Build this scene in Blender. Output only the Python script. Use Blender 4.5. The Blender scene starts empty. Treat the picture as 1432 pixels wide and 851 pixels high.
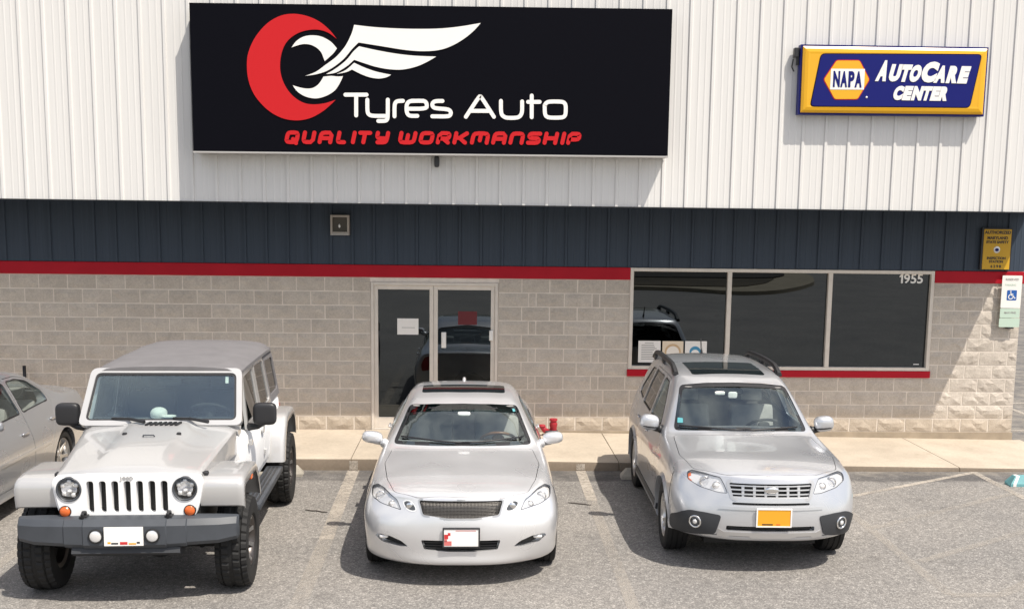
import bpy, bmesh, math, random, json
from math import sin, cos, pi, radians, sqrt, atan2
from mathutils import Vector, Matrix
from mathutils.bvhtree import BVHTree
from mathutils.interpolate import poly_3d_calc
random.seed(7)
sc = bpy.context.scene
COL = sc.collection

# ------------------------------------------------------------------ camera, sky, sun
def make_camera():
    f, cx, cy, yaw, pitch, roll, d, H = 1569.5081, 732.3322, 530.091, .0462772, .1433840, .0127884, 16.378, 3.2773
    fwd = Vector((sin(yaw)*cos(pitch), cos(yaw)*cos(pitch), -sin(pitch)))
    right = Vector((cos(yaw), -sin(yaw), 0)); up = right.cross(fwd)
    r2 = right*cos(roll)+up*sin(roll); u2 = -right*sin(roll)+up*cos(roll)
    cd = bpy.data.cameras.new('camera'); c = bpy.data.objects.new('camera', cd); COL.objects.link(c)
    m = Matrix((r2, u2, -fwd)).transposed().to_4x4(); m.translation = (0, -d, H); c.matrix_world = m
    cd.sensor_fit = 'HORIZONTAL'; cd.sensor_width = 36; cd.lens = 36*f/1432
    cd.shift_x = (716-cx)/1432; cd.shift_y = (cy-425.5)/1432
    cd.clip_start = .1; cd.clip_end = 3000
    sc.camera = c
make_camera()
SUN = Vector((.41, -.42, 1.0)).normalized()
w = bpy.data.worlds.new('World'); sc.world = w; w.use_nodes = True
def make_world():
    nt = w.node_tree; nt.nodes.clear()
    out = nt.nodes.new('ShaderNodeOutputWorld'); bg = nt.nodes.new('ShaderNodeBackground')
    sky = nt.nodes.new('ShaderNodeTexSky'); sky.sky_type = 'NISHITA'; sky.sun_disc = False
    sky.sun_elevation = math.asin(SUN.z); sky.sun_rotation = atan2(SUN.x, SUN.y)
    sky.dust_density = 2.5; sky.air_density = 1.0; sky.ozone_density = 1.0
    # broken fair-weather cloud over the blue
    tc = nt.nodes.new('ShaderNodeTexCoord'); mp = nt.nodes.new('ShaderNodeMapping'); mp.inputs['Scale'].default_value = (1, 1, 2.2)
    nz = nt.nodes.new('ShaderNodeTexNoise'); nz.inputs['Scale'].default_value = 2.6; nz.inputs['Detail'].default_value = 6; nz.inputs['Roughness'].default_value = .55
    rp = nt.nodes.new('ShaderNodeValToRGB'); rp.color_ramp.elements[0].position = .42; rp.color_ramp.elements[1].position = .66
    mx = nt.nodes.new('ShaderNodeMix'); mx.data_type = 'RGBA'
    mx.inputs[7].default_value = (10.2, 9.9, 9.5, 1)
    mul = nt.nodes.new('ShaderNodeMath'); mul.operation = 'MULTIPLY'; mul.inputs[1].default_value = .75
    L = nt.links.new
    L(tc.outputs['Generated'], mp.inputs[0]); L(mp.outputs[0], nz.inputs['Vector']); L(nz.outputs[0], rp.inputs[0])
    L(rp.outputs[0], mul.inputs[0]); L(mul.outputs[0], mx.inputs[0]); L(sky.outputs[0], mx.inputs[6]); L(mx.outputs[2], bg.inputs[0])
    bg.inputs[1].default_value = SKY
    L(bg.outputs[0], out.inputs[0])
SKY = .122
make_world()
sd = bpy.data.lights.new('sun', 'SUN'); sd.energy = 4.4; sd.angle = radians(.5); sd.color = (1.0, .935, .835)
so = bpy.data.objects.new('sun', sd); COL.objects.link(so)
so.rotation_euler = SUN.to_track_quat('Z', 'Y').to_euler()
sc.view_settings.view_transform = 'Standard'; sc.view_settings.look = 'None'
sc.view_settings.exposure = .36; sc.view_settings.gamma = 1
sc.render.engine = 'CYCLES'
sc.cycles.use_denoising = True; sc.cycles.max_bounces = 8; sc.cycles.transparent_max_bounces = 16
sc.cycles.sample_clamp_indirect = 3; sc.cycles.adaptive_threshold = .005

# ------------------------------------------------------------------ materials
def new_mat(name):
    m = bpy.data.materials.new(name); m.use_nodes = True
    return m, m.node_tree, m.node_tree.nodes['Principled BSDF']
def mat(name, col, rough=.5, metal=0., coat=0., var=None, bump=None, spec=None, emis=None):
    """var = (scale, amount): brightness mottling; bump = (scale, strength, distance)"""
    m, nt, p = new_mat(name)
    p.inputs['Base Color'].default_value = (*col, 1); p.inputs['Roughness'].default_value = rough
    p.inputs['Metallic'].default_value = metal; p.inputs['Coat Weight'].default_value = coat; p.inputs['Coat Roughness'].default_value = .03
    if spec is not None: p.inputs['Specular IOR Level'].default_value = spec
    tc = None
    if var or bump:
        tc = nt.nodes.new('ShaderNodeTexCoord')
    if var:
        nz = nt.nodes.new('ShaderNodeTexNoise'); nz.inputs['Scale'].default_value = var[0]; nz.inputs['Detail'].default_value = 5
        nt.links.new(tc.outputs['Object'], nz.inputs['Vector'])
        mr = nt.nodes.new('ShaderNodeMapRange'); mr.inputs[1].default_value = .25; mr.inputs[2].default_value = .75
        mr.inputs[3].default_value = 1-var[1]; mr.inputs[4].default_value = 1+var[1]
        nt.links.new(nz.outputs[0], mr.inputs[0])
        mx = nt.nodes.new('ShaderNodeMix'); mx.data_type = 'RGBA'; mx.blend_type = 'MULTIPLY'; mx.inputs[0].default_value = 1
        mx.inputs[6].default_value = (*col, 1); nt.links.new(mr.outputs[0], mx.inputs[7]); nt.links.new(mx.outputs[2], p.inputs['Base Color'])
    if bump:
        nb = nt.nodes.new('ShaderNodeTexNoise'); nb.inputs['Scale'].default_value = bump[0]; nb.inputs['Detail'].default_value = 4
        nt.links.new(tc.outputs['Object'], nb.inputs['Vector'])
        b = nt.nodes.new('ShaderNodeBump'); b.inputs['Strength'].default_value = bump[1]; b.inputs['Distance'].default_value = bump[2]
        nt.links.new(nb.outputs[0], b.inputs['Height']); nt.links.new(b.outputs[0], p.inputs['Normal'])
    return m
def glass_mat(name, tint, ior=1.6, rough=0.0, gcol=(1, 1, 1)):
    m = bpy.data.materials.new(name); m.use_nodes = True; nt = m.node_tree; nt.nodes.clear()
    o = nt.nodes.new('ShaderNodeOutputMaterial'); t = nt.nodes.new('ShaderNodeBsdfTransparent'); g = nt.nodes.new('ShaderNodeBsdfGlossy')
    f = nt.nodes.new('ShaderNodeFresnel'); mx = nt.nodes.new('ShaderNodeMixShader')
    t.inputs[0].default_value = (*tint, 1); g.inputs['Roughness'].default_value = rough; g.inputs[0].default_value = (*gcol, 1); f.inputs[0].default_value = ior
    # the dielectric term looks the same from both sides of a thin pane
    geo = nt.nodes.new('ShaderNodeNewGeometry'); vm = nt.nodes.new('ShaderNodeVectorMath'); vm.operation = 'DOT_PRODUCT'
    L = nt.links.new
    L(geo.outputs['Incoming'], vm.inputs[0]); L(geo.outputs['Normal'], vm.inputs[1])
    ab = nt.nodes.new('ShaderNodeMath'); ab.operation = 'ABSOLUTE'; L(vm.outputs['Value'], ab.inputs[0])
    om = nt.nodes.new('ShaderNodeMath'); om.operation = 'SUBTRACT'; om.inputs[0].default_value = 1; L(ab.outputs[0], om.inputs[1])
    pw = nt.nodes.new('ShaderNodeMath'); pw.operation = 'POWER'; pw.inputs[1].default_value = 5; L(om.outputs[0], pw.inputs[0])
    r0 = ((ior-1)/(ior+1))**2; r0 = 2*r0/(1+r0)
    ma = nt.nodes.new('ShaderNodeMath'); ma.operation = 'MULTIPLY_ADD'; ma.inputs[1].default_value = 1-r0; ma.inputs[2].default_value = r0
    L(pw.outputs[0], ma.inputs[0])
    nt.nodes.remove(f)
    L(ma.outputs[0], mx.inputs[0]); L(t.outputs[0], mx.inputs[1]); L(g.outputs[0], mx.inputs[2]); L(mx.outputs[0], o.inputs[0])
    return m

# ------------------------------------------------------------------ mesh helpers
def link(name, me, m=None, parent=None, loc=None):
    o = bpy.data.objects.new(name, me); COL.objects.link(o)
    if m is not None and me is not None:
        if isinstance(m, (list, tuple)):
            if not me.materials:
                for x in m: me.materials.append(x)
        elif not me.materials: me.materials.append(m)
    if parent is not None: o.parent = parent
    if loc is not None: o.location = loc
    return o
def bm_me(bm, name='m', smooth=False):
    bmesh.ops.recalc_face_normals(bm, faces=bm.faces)
    me = bpy.data.meshes.new(name); bm.to_mesh(me); bm.free()
    if smooth: me.polygons.foreach_set('use_smooth', [True]*len(me.polygons))
    return me
def smooth_by_angle(me, ang=35):
    me.polygons.foreach_set('use_smooth', [True]*len(me.polygons))
    me.set_sharp_from_angle(angle=radians(ang))
def tag(o, label=None, cat=None, group=None, kind=None):
    if label: o['label'] = label
    if cat: o['category'] = cat
    if group: o['group'] = group
    if kind: o['kind'] = kind
    return o
def thing(name, label, cat, loc=(0, 0, 0), rz=0, group=None):
    o = bpy.data.objects.new(name, None); COL.objects.link(o); o.location = loc; o.rotation_euler = (0, 0, rz)
    o.empty_display_size = .2
    return tag(o, label, cat, group)
def box(bm, x0, x1, y0, y1, z0, z1, bev=0, seg=1):
    r = bmesh.ops.create_cube(bm, size=1)
    for v in r['verts']:
        v.co = Vector((x0 if v.co.x < 0 else x1, y0 if v.co.y < 0 else y1, z0 if v.co.z < 0 else z1))
    if bev:
        es = list({e for v in r['verts'] for e in v.link_edges})
        bmesh.ops.bevel(bm, geom=es, offset=bev, segments=seg, affect='EDGES', profile=.6)
    return bm
def box_me(*a, **k):
    bm = bmesh.new(); box(bm, *a, **k); me = bm_me(bm)
    if k.get('seg', 1) > 1: smooth_by_angle(me, 40)
    return me
def loft(bm, rings, close=True, cap=True):
    R = [[bm.verts.new(p) for p in r] for r in rings]
    n = len(R[0])
    for a, b in zip(R, R[1:]):
        for i in range(n if close else n-1):
            j = (i+1) % n
            bm.faces.new((a[i], a[j], b[j], b[i]))
    if cap and close:
        bm.faces.new(R[0][::-1]); bm.faces.new(R[-1])
    return R
def tube(bm, path, r, n=8, cap=True):
    path = [Vector(p) for p in path]; rings = []
    rr = r if isinstance(r, (list, tuple)) else [r]*len(path)
    prev = None
    for i, p in enumerate(path):
        t = (path[min(i+1, len(path)-1)]-path[max(i-1, 0)]).normalized()
        a = prev if prev is not None else (Vector((0, 0, 1)) if abs(t.z) < .9 else Vector((1, 0, 0)))
        u = (a-t*a.dot(t)).normalized(); v = t.cross(u); prev = u
        rings.append([p+u*cos(2*pi*k/n)*rr[i]+v*sin(2*pi*k/n)*rr[i] for k in range(n)])
    loft(bm, rings, True, cap)
def lathe_x(bm, prof, n=48, closed=False):
    """prof: list of (x, r) turned about the X axis"""
    rings = [[Vector((x, r*cos(2*pi*k/n), r*sin(2*pi*k/n))) for x, r in prof] for k in range(n)]
    V = [[bm.verts.new(p) for p in ring] for ring in rings]
    m = len(prof)
    for k in range(n):
        a, b = V[k], V[(k+1) % n]
        for i in range(m if closed else m-1):
            j = (i+1) % m
            f = [a[i], a[j], b[j], b[i]]
            if prof[i][1] < 1e-6: f = [a[i], a[j], b[j]]
            elif prof[j][1] < 1e-6: f = [a[i], a[j], b[i]]
            bm.faces.new(f)
    bmesh.ops.remove_doubles(bm, verts=bm.verts, dist=1e-5)
def area2(p): return sum(p[i-1][0]*p[i][1]-p[i][0]*p[i-1][1] for i in range(len(p)))/2
def ccw(p): return list(p) if area2(p) > 0 else list(p)[::-1]
def round_poly(pts, r, n=4):
    out = []; N = len(pts)
    for i in range(N):
        a, b, c = Vector(pts[i-1]), Vector(pts[i]), Vector(pts[(i+1) % N])
        ra = min(r, (a-b).length*.45); rc = min(r, (c-b).length*.45)
        p, q = b+(a-b).normalized()*ra, b+(c-b).normalized()*rc
        for k in range(n+1):
            t = k/n; out.append(tuple(p*(1-t)**2+b*2*t*(1-t)+q*t*t))
    return out
def spline(pts, n=4, closed=False):
    """Catmull-Rom through 2-D points"""
    P = [Vector(p) for p in pts]; N = len(P); out = []
    for i in range(N if closed else N-1):
        p0, p1, p2, p3 = (P[(i+k-1) % N] if closed else P[min(max(i+k-1, 0), N-1)] for k in range(4))
        for k in range(n):
            t = k/n
            out.append(tuple(.5*((2*p1)+(p2-p0)*t+(2*p0-5*p1+4*p2-p3)*t*t+(3*p1-p0-3*p2+p3)*t**3)))
    if not closed: out.append(tuple(P[-1]))
    return out
def offset_poly(pts, d):
    """d > 0 grows the polygon"""
    p = [Vector(q) for q in ccw(pts)]; q = [p[0]]
    for v in p[1:]:
        if (v-q[-1]).length > 1e-5: q.append(v)
    if (q[0]-q[-1]).length < 1e-5: q.pop()
    p = q; N = len(p); out = []
    for i in range(N):
        e1 = (p[i]-p[i-1]).normalized(); e2 = (p[(i+1) % N]-p[i]).normalized()
        n1, n2 = Vector((e1.y, -e1.x)), Vector((e2.y, -e2.x))
        b = n1+n2
        if b.length < 1e-4: b = n1
        b.normalize(); k = max(b.dot(n1), .35)
        out.append(tuple(p[i]+b*d/k))
    return out
AX = {'X': lambda u, v, w: Vector((w, u, v)), 'Y': lambda u, v, w: Vector((u, w, v)), 'Z': lambda u, v, w: Vector((u, v, w))}
def prism_me(outline, axis, a0, a1):
    f = AX[axis]; bm = bmesh.new(); p = ccw(outline)
    A = [bm.verts.new(f(u, v, a0)) for u, v in p]; B = [bm.verts.new(f(u, v, a1)) for u, v in p]
    bm.faces.new(A[::-1]); bm.faces.new(B)
    for i in range(len(p)):
        j = (i+1) % len(p); bm.faces.new((A[i], A[j], B[j], B[i]))
    return bm_me(bm)
def plate(outline, axis, w0, w1, bev=0):
    """flat extruded shape; w0 is the visible face"""
    me = prism_me(outline, axis, w0, w1)
    return me
def boolean(a, b, op):
    """a, b meshes -> new mesh (a op b)"""
    oa = bpy.data.objects.new('tmp_a', a); ob = bpy.data.objects.new('tmp_b', b)
    COL.objects.link(oa); COL.objects.link(ob)
    md = oa.modifiers.new('b', 'BOOLEAN'); md.operation = op; md.object = ob
    try: md.solver = 'MANIFOLD'
    except Exception: md.solver = 'EXACT'
    dg = bpy.context.evaluated_depsgraph_get(); dg.update()
    me = bpy.data.meshes.new_from_object(oa.evaluated_get(dg))
    if len(me.polygons) == 0 and op == 'DIFFERENCE':
        md.solver = 'EXACT'; dg.update()
        me = bpy.data.meshes.new_from_object(oa.evaluated_get(dg))
    bpy.data.objects.remove(oa); bpy.data.objects.remove(ob)
    return me
def evaluated(me, setup):
    o = bpy.data.objects.new('tmp', me); COL.objects.link(o); setup(o)
    dg = bpy.context.evaluated_depsgraph_get(); dg.update()
    r = bpy.data.meshes.new_from_object(o.evaluated_get(dg)); bpy.data.objects.remove(o)
    return r
def mesh_bvh(me): return BVHTree.FromPolygons([v.co for v in me.vertices], [p.vertices[:] for p in me.polygons])

# ------------------------------------------------------------------ car bodies: a control cage, mirrored and subdivided
def cage(st, front, rear, crease_rows=(), crease_cols=(), levels=3, fit=3):
    """st: stations of 10 points (x,y,z) from underside centre to roof centre; front/rear: rows 3..6 of (M, C) cap points"""
    n = len(st); key = {}; co = []; faces = []
    def vid(k, p, s):
        x = abs(p[0]) < 1e-6
        kk = (k, 1 if x else s)
        if kk not in key: key[kk] = len(co); co.append(Vector((0 if x else p[0]*s, p[1], p[2])))
        return key[kk]
    for s in (1, -1):
        for i in range(n-1):
            for j in range(9):
                q = [vid((i, j), st[i][j], s), vid((i+1, j), st[i+1][j], s), vid((i+1, j+1), st[i+1][j+1], s), vid((i, j+1), st[i][j+1], s)]
                faces.append(q if s > 0 else q[::-1])
        for e, (i, capd) in enumerate(((0, front), (n-1, rear))):
            rows = [[((i, 2), st[i][2]), ((i, 1), st[i][1]), ((i, 0), st[i][0])]]
            for r in range(4):
                rows.append([((i, 3+r), st[i][3+r]), ((i, 'M', r), capd[r][0]), ((i, 'C', r), capd[r][1])])
            rows.append([((i, 7), st[i][7]), ((i, 8), st[i][8]), ((i, 9), st[i][9])])
            for a, b in zip(rows, rows[1:]):
                for c in range(2):
                    q = [vid(*a[c], s), vid(*a[c+1], s), vid(*b[c+1], s), vid(*b[c], s)]
                    faces.append(q if (s > 0) == (e == 1) else q[::-1])
    target = [c.copy() for c in co]
    me = bpy.data.meshes.new('cage'); me.from_pydata(co, [], faces); me.update()
    bm = bmesh.new(); bm.from_mesh(me); bmesh.ops.recalc_face_normals(bm, faces=bm.faces); bm.to_mesh(me); bm.free()
    cr = me.attributes.new('crease_edge', 'FLOAT', 'EDGE')
    inv = {v: k for k, v in key.items()}
    for e in me.edges:
        a, b = inv[e.vertices[0]][0], inv[e.vertices[1]][0]
        if len(a) == 2 and len(b) == 2:
            for (i, j0, j1, c) in crease_rows:
                if a[0] == b[0] == i and j0 <= min(a[1], b[1]) and max(a[1], b[1]) <= j1: cr.data[e.index].value = c
            for (j, i0, i1, c) in crease_cols:
                if a[1] == b[1] == j and i0 <= min(a[0], b[0]) and max(a[0], b[0]) <= i1: cr.data[e.index].value = c
    def sub(o): 
        m = o.modifiers.new('s', 'SUBSURF'); m.levels = m.render_levels = levels
    cur = [c.copy() for c in co]
    for it in range(fit):
        r = evaluated(me, sub)
        for k in range(len(co)):
            cur[k] += (target[k]-r.vertices[k].co)*.8
        for k, v in enumerate(me.vertices): v.co = cur[k]
        bpy.data.meshes.remove(r)
    r = evaluated(me, sub)
    r.polygons.foreach_set('use_smooth', [True]*len(r.polygons)); r.update()
    return r
def station(y, z0, pts, xm=.40):
    """pts j2..j9: (x, z[, y])"""
    p = [(0, y, z0), (xm, y, z0)]
    for q in pts: p.append((q[0], q[2] if len(q) > 2 else y, q[1]))
    return p
class Skin:
    """the outer skin of a body: ray casts, smooth normals, conforming patches"""
    def __init__(s, me):
        s.me = me; s.bvh = mesh_bvh(me)
        s.vn = [v.normal.copy() for v in me.vertices]; s.co = [v.co.copy() for v in me.vertices]; s.pv = [tuple(p.vertices) for p in me.polygons]
        s.pn = [p.normal.copy() for p in me.polygons]
    def normal_at(s, loc, idx):
        vs = s.pv[idx]; wt = poly_3d_calc([s.co[i] for i in vs], loc); n = Vector()
        for i, a in zip(vs, wt): n += s.vn[i]*a
        return n.normalized()
    def shade(s, me, tol=.003, paint=0, other=1):
        """smooth skin normals where a face lies on the skin; other faces flat and in slot 1"""
        norms = [None]*len(me.loops); me.polygons.foreach_set('use_smooth', [True]*len(me.polygons))
        for p in me.polygons:
            loc, nn, idx, d = s.bvh.find_nearest(p.center)
            on = d < tol and p.normal.dot(nn) > .8
            p.material_index = paint if on else other
            for li in p.loop_indices:
                if on:
                    l2, n2, i2, d2 = s.bvh.find_nearest(me.vertices[me.loops[li].vertex_index].co)
                    norms[li] = s.normal_at(l2, i2)
                else: norms[li] = p.normal.copy()
        me.normals_split_custom_set([tuple(v) for v in norms])
        return me
    def hit(s, axis, sg, u, v):
        f = AX[axis]; o = f(u, v, 4.0*sg if axis != 'Y' else (-3 if sg < 0 else 9)); d = f(0, 0, -sg)
        loc, n, i, dd = s.bvh.ray_cast(o, d)
        if loc is None:
            loc, n, i, dd = s.bvh.find_nearest(f(u, v, .9*sg if axis != 'Y' else (.2 if sg < 0 else 4.6)))
        return loc, s.normal_at(loc, i)
    def patch(s, outline, axis, sg, off=.0, grid=.06, thick=0.0, smooth=True):
        p = ccw(outline); bm = bmesh.new()
        bm.faces.new([bm.verts.new((u, v, 0)) for u, v in p])
        us = [q[0] for q in p]; vs = [q[1] for q in p]
        if grid:
            for ax, lo, hi in ((0, min(us), max(us)), (1, min(vs), max(vs))):
                k = max(1, int((hi-lo)/grid))
                for i in range(1, k):
                    co = Vector((0, 0, 0)); no = Vector((0, 0, 0)); co[ax] = lo+(hi-lo)*i/k; no[ax] = 1
                    bmesh.ops.bisect_plane(bm, geom=bm.verts[:]+bm.edges[:]+bm.faces[:], plane_co=co, plane_no=no, dist=1e-5)
        N = {}
        for v in bm.verts:
            loc, n = s.hit(axis, sg, v.co.x, v.co.y); N[v] = n; v.co = loc+n*off
        if thick:
            fs = bm.faces[:]; bd = [e for e in bm.edges if len(e.link_faces) == 1]
            M = {v: bm.verts.new(v.co-N[v]*thick) for v in bm.verts[:]}
            for e in bd:
                a, b = e.verts; bm.faces.new((a, b, M[b], M[a]))
            for f in fs: bm.faces.new([M[v] for v in f.verts][::-1])
        bmesh.ops.triangulate(bm, faces=[f for f in bm.faces if len(f.verts) > 4])
        me = bm_me(bm); smooth_by_angle(me, 40)
        return me
    def ring(s, outer, inner, axis, sg, off):
        bm = bmesh.new()
        A = [bm.verts.new(s.hit(axis, sg, *q)[0]+s.hit(axis, sg, *q)[1]*off) for q in outer]
        B = [bm.verts.new(s.hit(axis, sg, *q)[0]+s.hit(axis, sg, *q)[1]*off) for q in inner]
        n = len(A)
        for i in range(n):
            j = (i+1) % n; bm.faces.new((A[i], A[j], B[j], B[i]))
        me = bm_me(bm); smooth_by_angle(me, 40); return me
# ------------------------------------------------------------------ control cages (y measured back from the nose)
SEDAN = [
 [(0,.06,.20),(.40,.09,.20),(.70,.27,.21),(.755,.22,.32),(.785,.20,.48),(.785,.23,.62),(.745,.30,.76),(.60,.22,.815),(.36,.13,.825),(0,.08,.83)],
 station(.46, .18, [(.80,.19),(.865,.30),(.885,.48),(.88,.64),(.805,.81,.52),(.675,.868,.48),(.38,.895,.42),(0,.905,.40)]),
 station(.875, .18, [(.84,.19),(.90,.30),(.912,.48),(.905,.66),(.83,.865),(.70,.912),(.39,.945),(0,.955)]),
 station(1.38, .18, [(.84,.19),(.895,.30),(.912,.48),(.905,.68),(.82,.92,1.46),(.725,.965,1.46),(.42,.995,1.33),(0,1.005,1.28)]),
 station(1.82, .18, [(.84,.19),(.895,.30),(.912,.48),(.905,.69),(.81,.945),(.65,1.15),(.385,1.19,1.70),(0,1.205,1.66)]),
 station(2.2, .18, [(.84,.19),(.895,.30),(.912,.48),(.905,.70),(.80,.955),(.578,1.325),(.335,1.372,2.08),(0,1.385,2.05)]),
 station(2.75, .18, [(.84,.19),(.895,.30),(.912,.48),(.905,.705),(.795,.97),(.575,1.372),(.34,1.42),(0,1.43)]),
 station(3.35, .18, [(.84,.19),(.895,.30),(.912,.48),(.905,.71),(.785,.985),(.555,1.325),(.33,1.375),(0,1.385)]),
 station(3.78, .18, [(.84,.20),(.89,.31),(.91,.48),(.90,.72),(.77,.99),(.60,1.165),(.37,1.215,3.74),(0,1.22,3.72)]),
 station(4.12, .19, [(.83,.21),(.885,.32),(.90,.49),(.89,.73),(.785,.975),(.68,1.02,4.15),(.40,1.05,4.12),(0,1.055,4.12)]),
 station(4.58, .24, [(.78,.25),(.84,.34),(.86,.50),(.855,.72),(.775,.93),(.665,1.0),(.38,1.03),(0,1.04)]),
 [(0,4.74,.28),(.38,4.73,.28),(.68,4.72,.28),(.745,4.72,.37),(.77,4.72,.51),(.765,4.70,.72),(.71,4.66,.91),(.62,4.66,.985),(.36,4.70,1.01),(0,4.72,1.02)],
]
SEDAN_F = [((.42,.06,.30),(0,.02,.30)),((.43,.04,.46),(0,0,.46)),((.43,.06,.62),(0,.015,.62)),((.40,.095,.755),(0,.05,.76))]
SEDAN_R = [((.40,4.79,.36),(0,4.81,.36)),((.40,4.81,.51),(0,4.83,.51)),((.40,4.78,.72),(0,4.81,.72)),((.38,4.74,.90),(0,4.76,.90))]
WAGON = [
 [(0,.09,.315),(.42,.12,.315),(.72,.28,.325),(.765,.23,.40),(.79,.21,.52),(.80,.25,.68),(.785,.34,.86),(.66,.28,.915),(.38,.16,.935),(0,.11,.94)],
 station(.52, .29, [(.82,.30),(.858,.38),(.872,.52),(.875,.70),(.82,.915,.57),(.69,.975,.55),(.40,1.005,.46),(0,1.015,.43)], .42),
 station(.91, .20, [(.84,.21),(.89,.34),(.90,.52),(.895,.72),(.83,.955),(.70,1.005),(.40,1.04),(0,1.05)], .42),
 station(1.45, .20, [(.84,.22),(.885,.32),(.892,.52),(.888,.75),(.825,1.005,1.5),(.745,1.055,1.48),(.42,1.095,1.33),(0,1.105,1.28)], .42),
 station(1.82, .20, [(.84,.22),(.885,.32),(.892,.52),(.888,.77),(.815,1.015),(.68,1.295),(.385,1.325,1.70),(0,1.335,1.66)], .42),
 station(2.2, .20, [(.84,.22),(.885,.32),(.892,.52),(.888,.78),(.81,1.02),(.605,1.515),(.35,1.555,2.10),(0,1.565,2.06)], .42),
 station(2.8, .20, [(.84,.22),(.885,.32),(.892,.52),(.888,.79),(.81,1.03),(.605,1.56),(.35,1.605),(0,1.615)], .42),
 station(3.5, .20, [(.84,.22),(.885,.32),(.892,.52),(.888,.80),(.805,1.04),(.60,1.56),(.35,1.612),(0,1.622)], .42),
 station(4.1, .22, [(.82,.26),(.875,.36),(.885,.54),(.875,.80),(.79,1.055),(.575,1.525),(.34,1.575,4.18),(0,1.585,4.2)], .42),
 station(4.32, .26, [(.78,.31),(.83,.41),(.85,.56),(.84,.80),(.765,1.06),(.60,1.33),(.35,1.36,4.38),(0,1.365,4.40)], .42),
 [(0,4.48,.34),(.4,4.47,.34),(.66,4.45,.34),(.73,4.47,.43),(.76,4.49,.57),(.75,4.46,.80),(.70,4.41,1.0),(.62,4.42,1.10),(.36,4.46,1.10),(0,4.48,1.10)],
]
WAGON_F = [((.43,.055,.38),(0,.012,.38)),((.43,.045,.50),(0,0,.50)),((.43,.07,.68),(0,.02,.68)),((.41,.115,.85),(0,.06,.855))]
WAGON_R = [((.40,4.53,.44),(0,4.55,.44)),((.40,4.55,.58),(0,4.56,.58)),((.40,4.50,.80),(0,4.52,.80)),((.38,4.47,.98),(0,4.49,.98))]
def sedan_skin(k=(1, 1, 1)):
    st = [[(p[0]*k[0], p[1]*k[1], p[2]*k[2]) for p in r] for r in SEDAN]
    f = [tuple((p[0]*k[0], p[1]*k[1], p[2]*k[2]) for p in r) for r in SEDAN_F]; r_ = [tuple((p[0]*k[0], p[1]*k[1], p[2]*k[2]) for p in r) for r in SEDAN_R]
    return cage(st, f, r_, crease_rows=[(3,7,9,.55),(9,7,9,.4),(10,7,9,.35),(0,7,9,.3)], crease_cols=[(6,1,10,.25),(7,3,9,.3),(7,0,3,.3)])
def wagon_skin():
    return cage(WAGON, WAGON_F, WAGON_R, crease_rows=[(3,7,9,.55),(8,7,9,.4),(0,7,9,.35)], crease_cols=[(6,1,10,.3),(7,3,9,.35),(7,0,3,.3)])
SEDAN_POS, WAGON_POS, JEEP_POS = (-.092, -5.886, 0.0), (2.80, -5.50, -.03), (-2.89, -6.63, .04)   # front axle x, y, yaw
LEFT_POS = (-5.84, -5.68, 0.0)
def root_at(pos, oh): 
    x, y, a = pos; return (x+sin(a)*oh, y-cos(a)*oh, 0), a
# ------------------------------------------------------------------ car materials
def paint(name, col, metal=.55, rough=.38):
    m, nt, p = new_mat(name)
    p.inputs['Base Color'].default_value = (*col, 1); p.inputs['Metallic'].default_value = metal; p.inputs['Roughness'].default_value = rough
    p.inputs['Coat Weight'].default_value = 1; p.inputs['Coat Roughness'].default_value = .025; p.inputs['Coat IOR'].default_value = 1.65
    tc = nt.nodes.new('ShaderNodeTexCoord')
    # a film of road dust, thicker in patches
    nz = nt.nodes.new('ShaderNodeTexNoise'); nz.inputs['Scale'].default_value = 2.2; nz.inputs['Detail'].default_value = 1.5
    mr = nt.nodes.new('ShaderNodeMapRange'); mr.inputs[1].default_value = .35; mr.inputs[2].default_value = .75; mr.inputs[3].default_value = rough-.05; mr.inputs[4].default_value = rough+.08
    nt.links.new(tc.outputs['Object'], nz.inputs['Vector']); nt.links.new(nz.outputs[0], mr.inputs[0]); nt.links.new(mr.outputs[0], p.inputs['Roughness'])
    return m
M = {}
M['sedan'] = paint('pearl_silver_paint', (.71, .708, .715), .54, .32)
M['wagon'] = paint('silver_paint', (.54, .545, .562), .56, .32)
M['jeep'] = paint('white_paint', (.44, .435, .43), .22, .36)
M['left'] = paint('grey_silver_paint', (.45, .465, .49), .62, .30)
M['seal'] = mat('black_seal', (.012, .012, .012), .7)
M['black'] = mat('black_plastic', (.018, .018, .02), .45)
M['cladding'] = mat('grey_black_plastic', (.030, .032, .036), .55, bump=(180, .25, .002))
M['bumper'] = mat('slate_plastic', (.052, .058, .068), .5, bump=(160, .2, .002), var=(6, .12))
M['tyre'] = mat('tyre_rubber', (.008, .0078, .0078), .75, var=(9, .25), bump=(70, .3, .003))
M['alloy'] = mat('alloy', (.55, .54, .53), .3, .85, var=(12, .1))
M['darkalloy'] = mat('gunmetal_alloy', (.10, .09, .085), .35, .8)
M['brake'] = mat('brake_dark', (.03, .028, .027), .6)
M['chrome'] = mat('chrome', (.8, .8, .8), .12, 1.)
M['reflector'] = mat('lamp_reflector', (.84, .83, .82), .25, .4)
M['lampdark'] = mat('lamp_dark_housing', (.10, .105, .11), .25, .6)
M['amber'] = mat('amber_lens', (.62, .12, .02), .18, 0, .6)
M['redlens'] = mat('red_lens', (.30, .01, .01), .18, 0, .6)
M['lens'] = glass_mat('clear_lens', (.93, .93, .93), 1.45)
M['glass'] = glass_mat('car_glass', (.84, .90, .88), 1.72, 0., (.86, .97, 1))
M['darkglass'] = glass_mat('privacy_glass', (.16, .17, .17), 1.6)
M['tintband'] = glass_mat('shade_band', (.10, .22, .22), 1.5)
M['sunroof'] = mat('sunroof_glass', (.010, .014, .014), .06, 0, 0, spec=.7)
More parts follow.
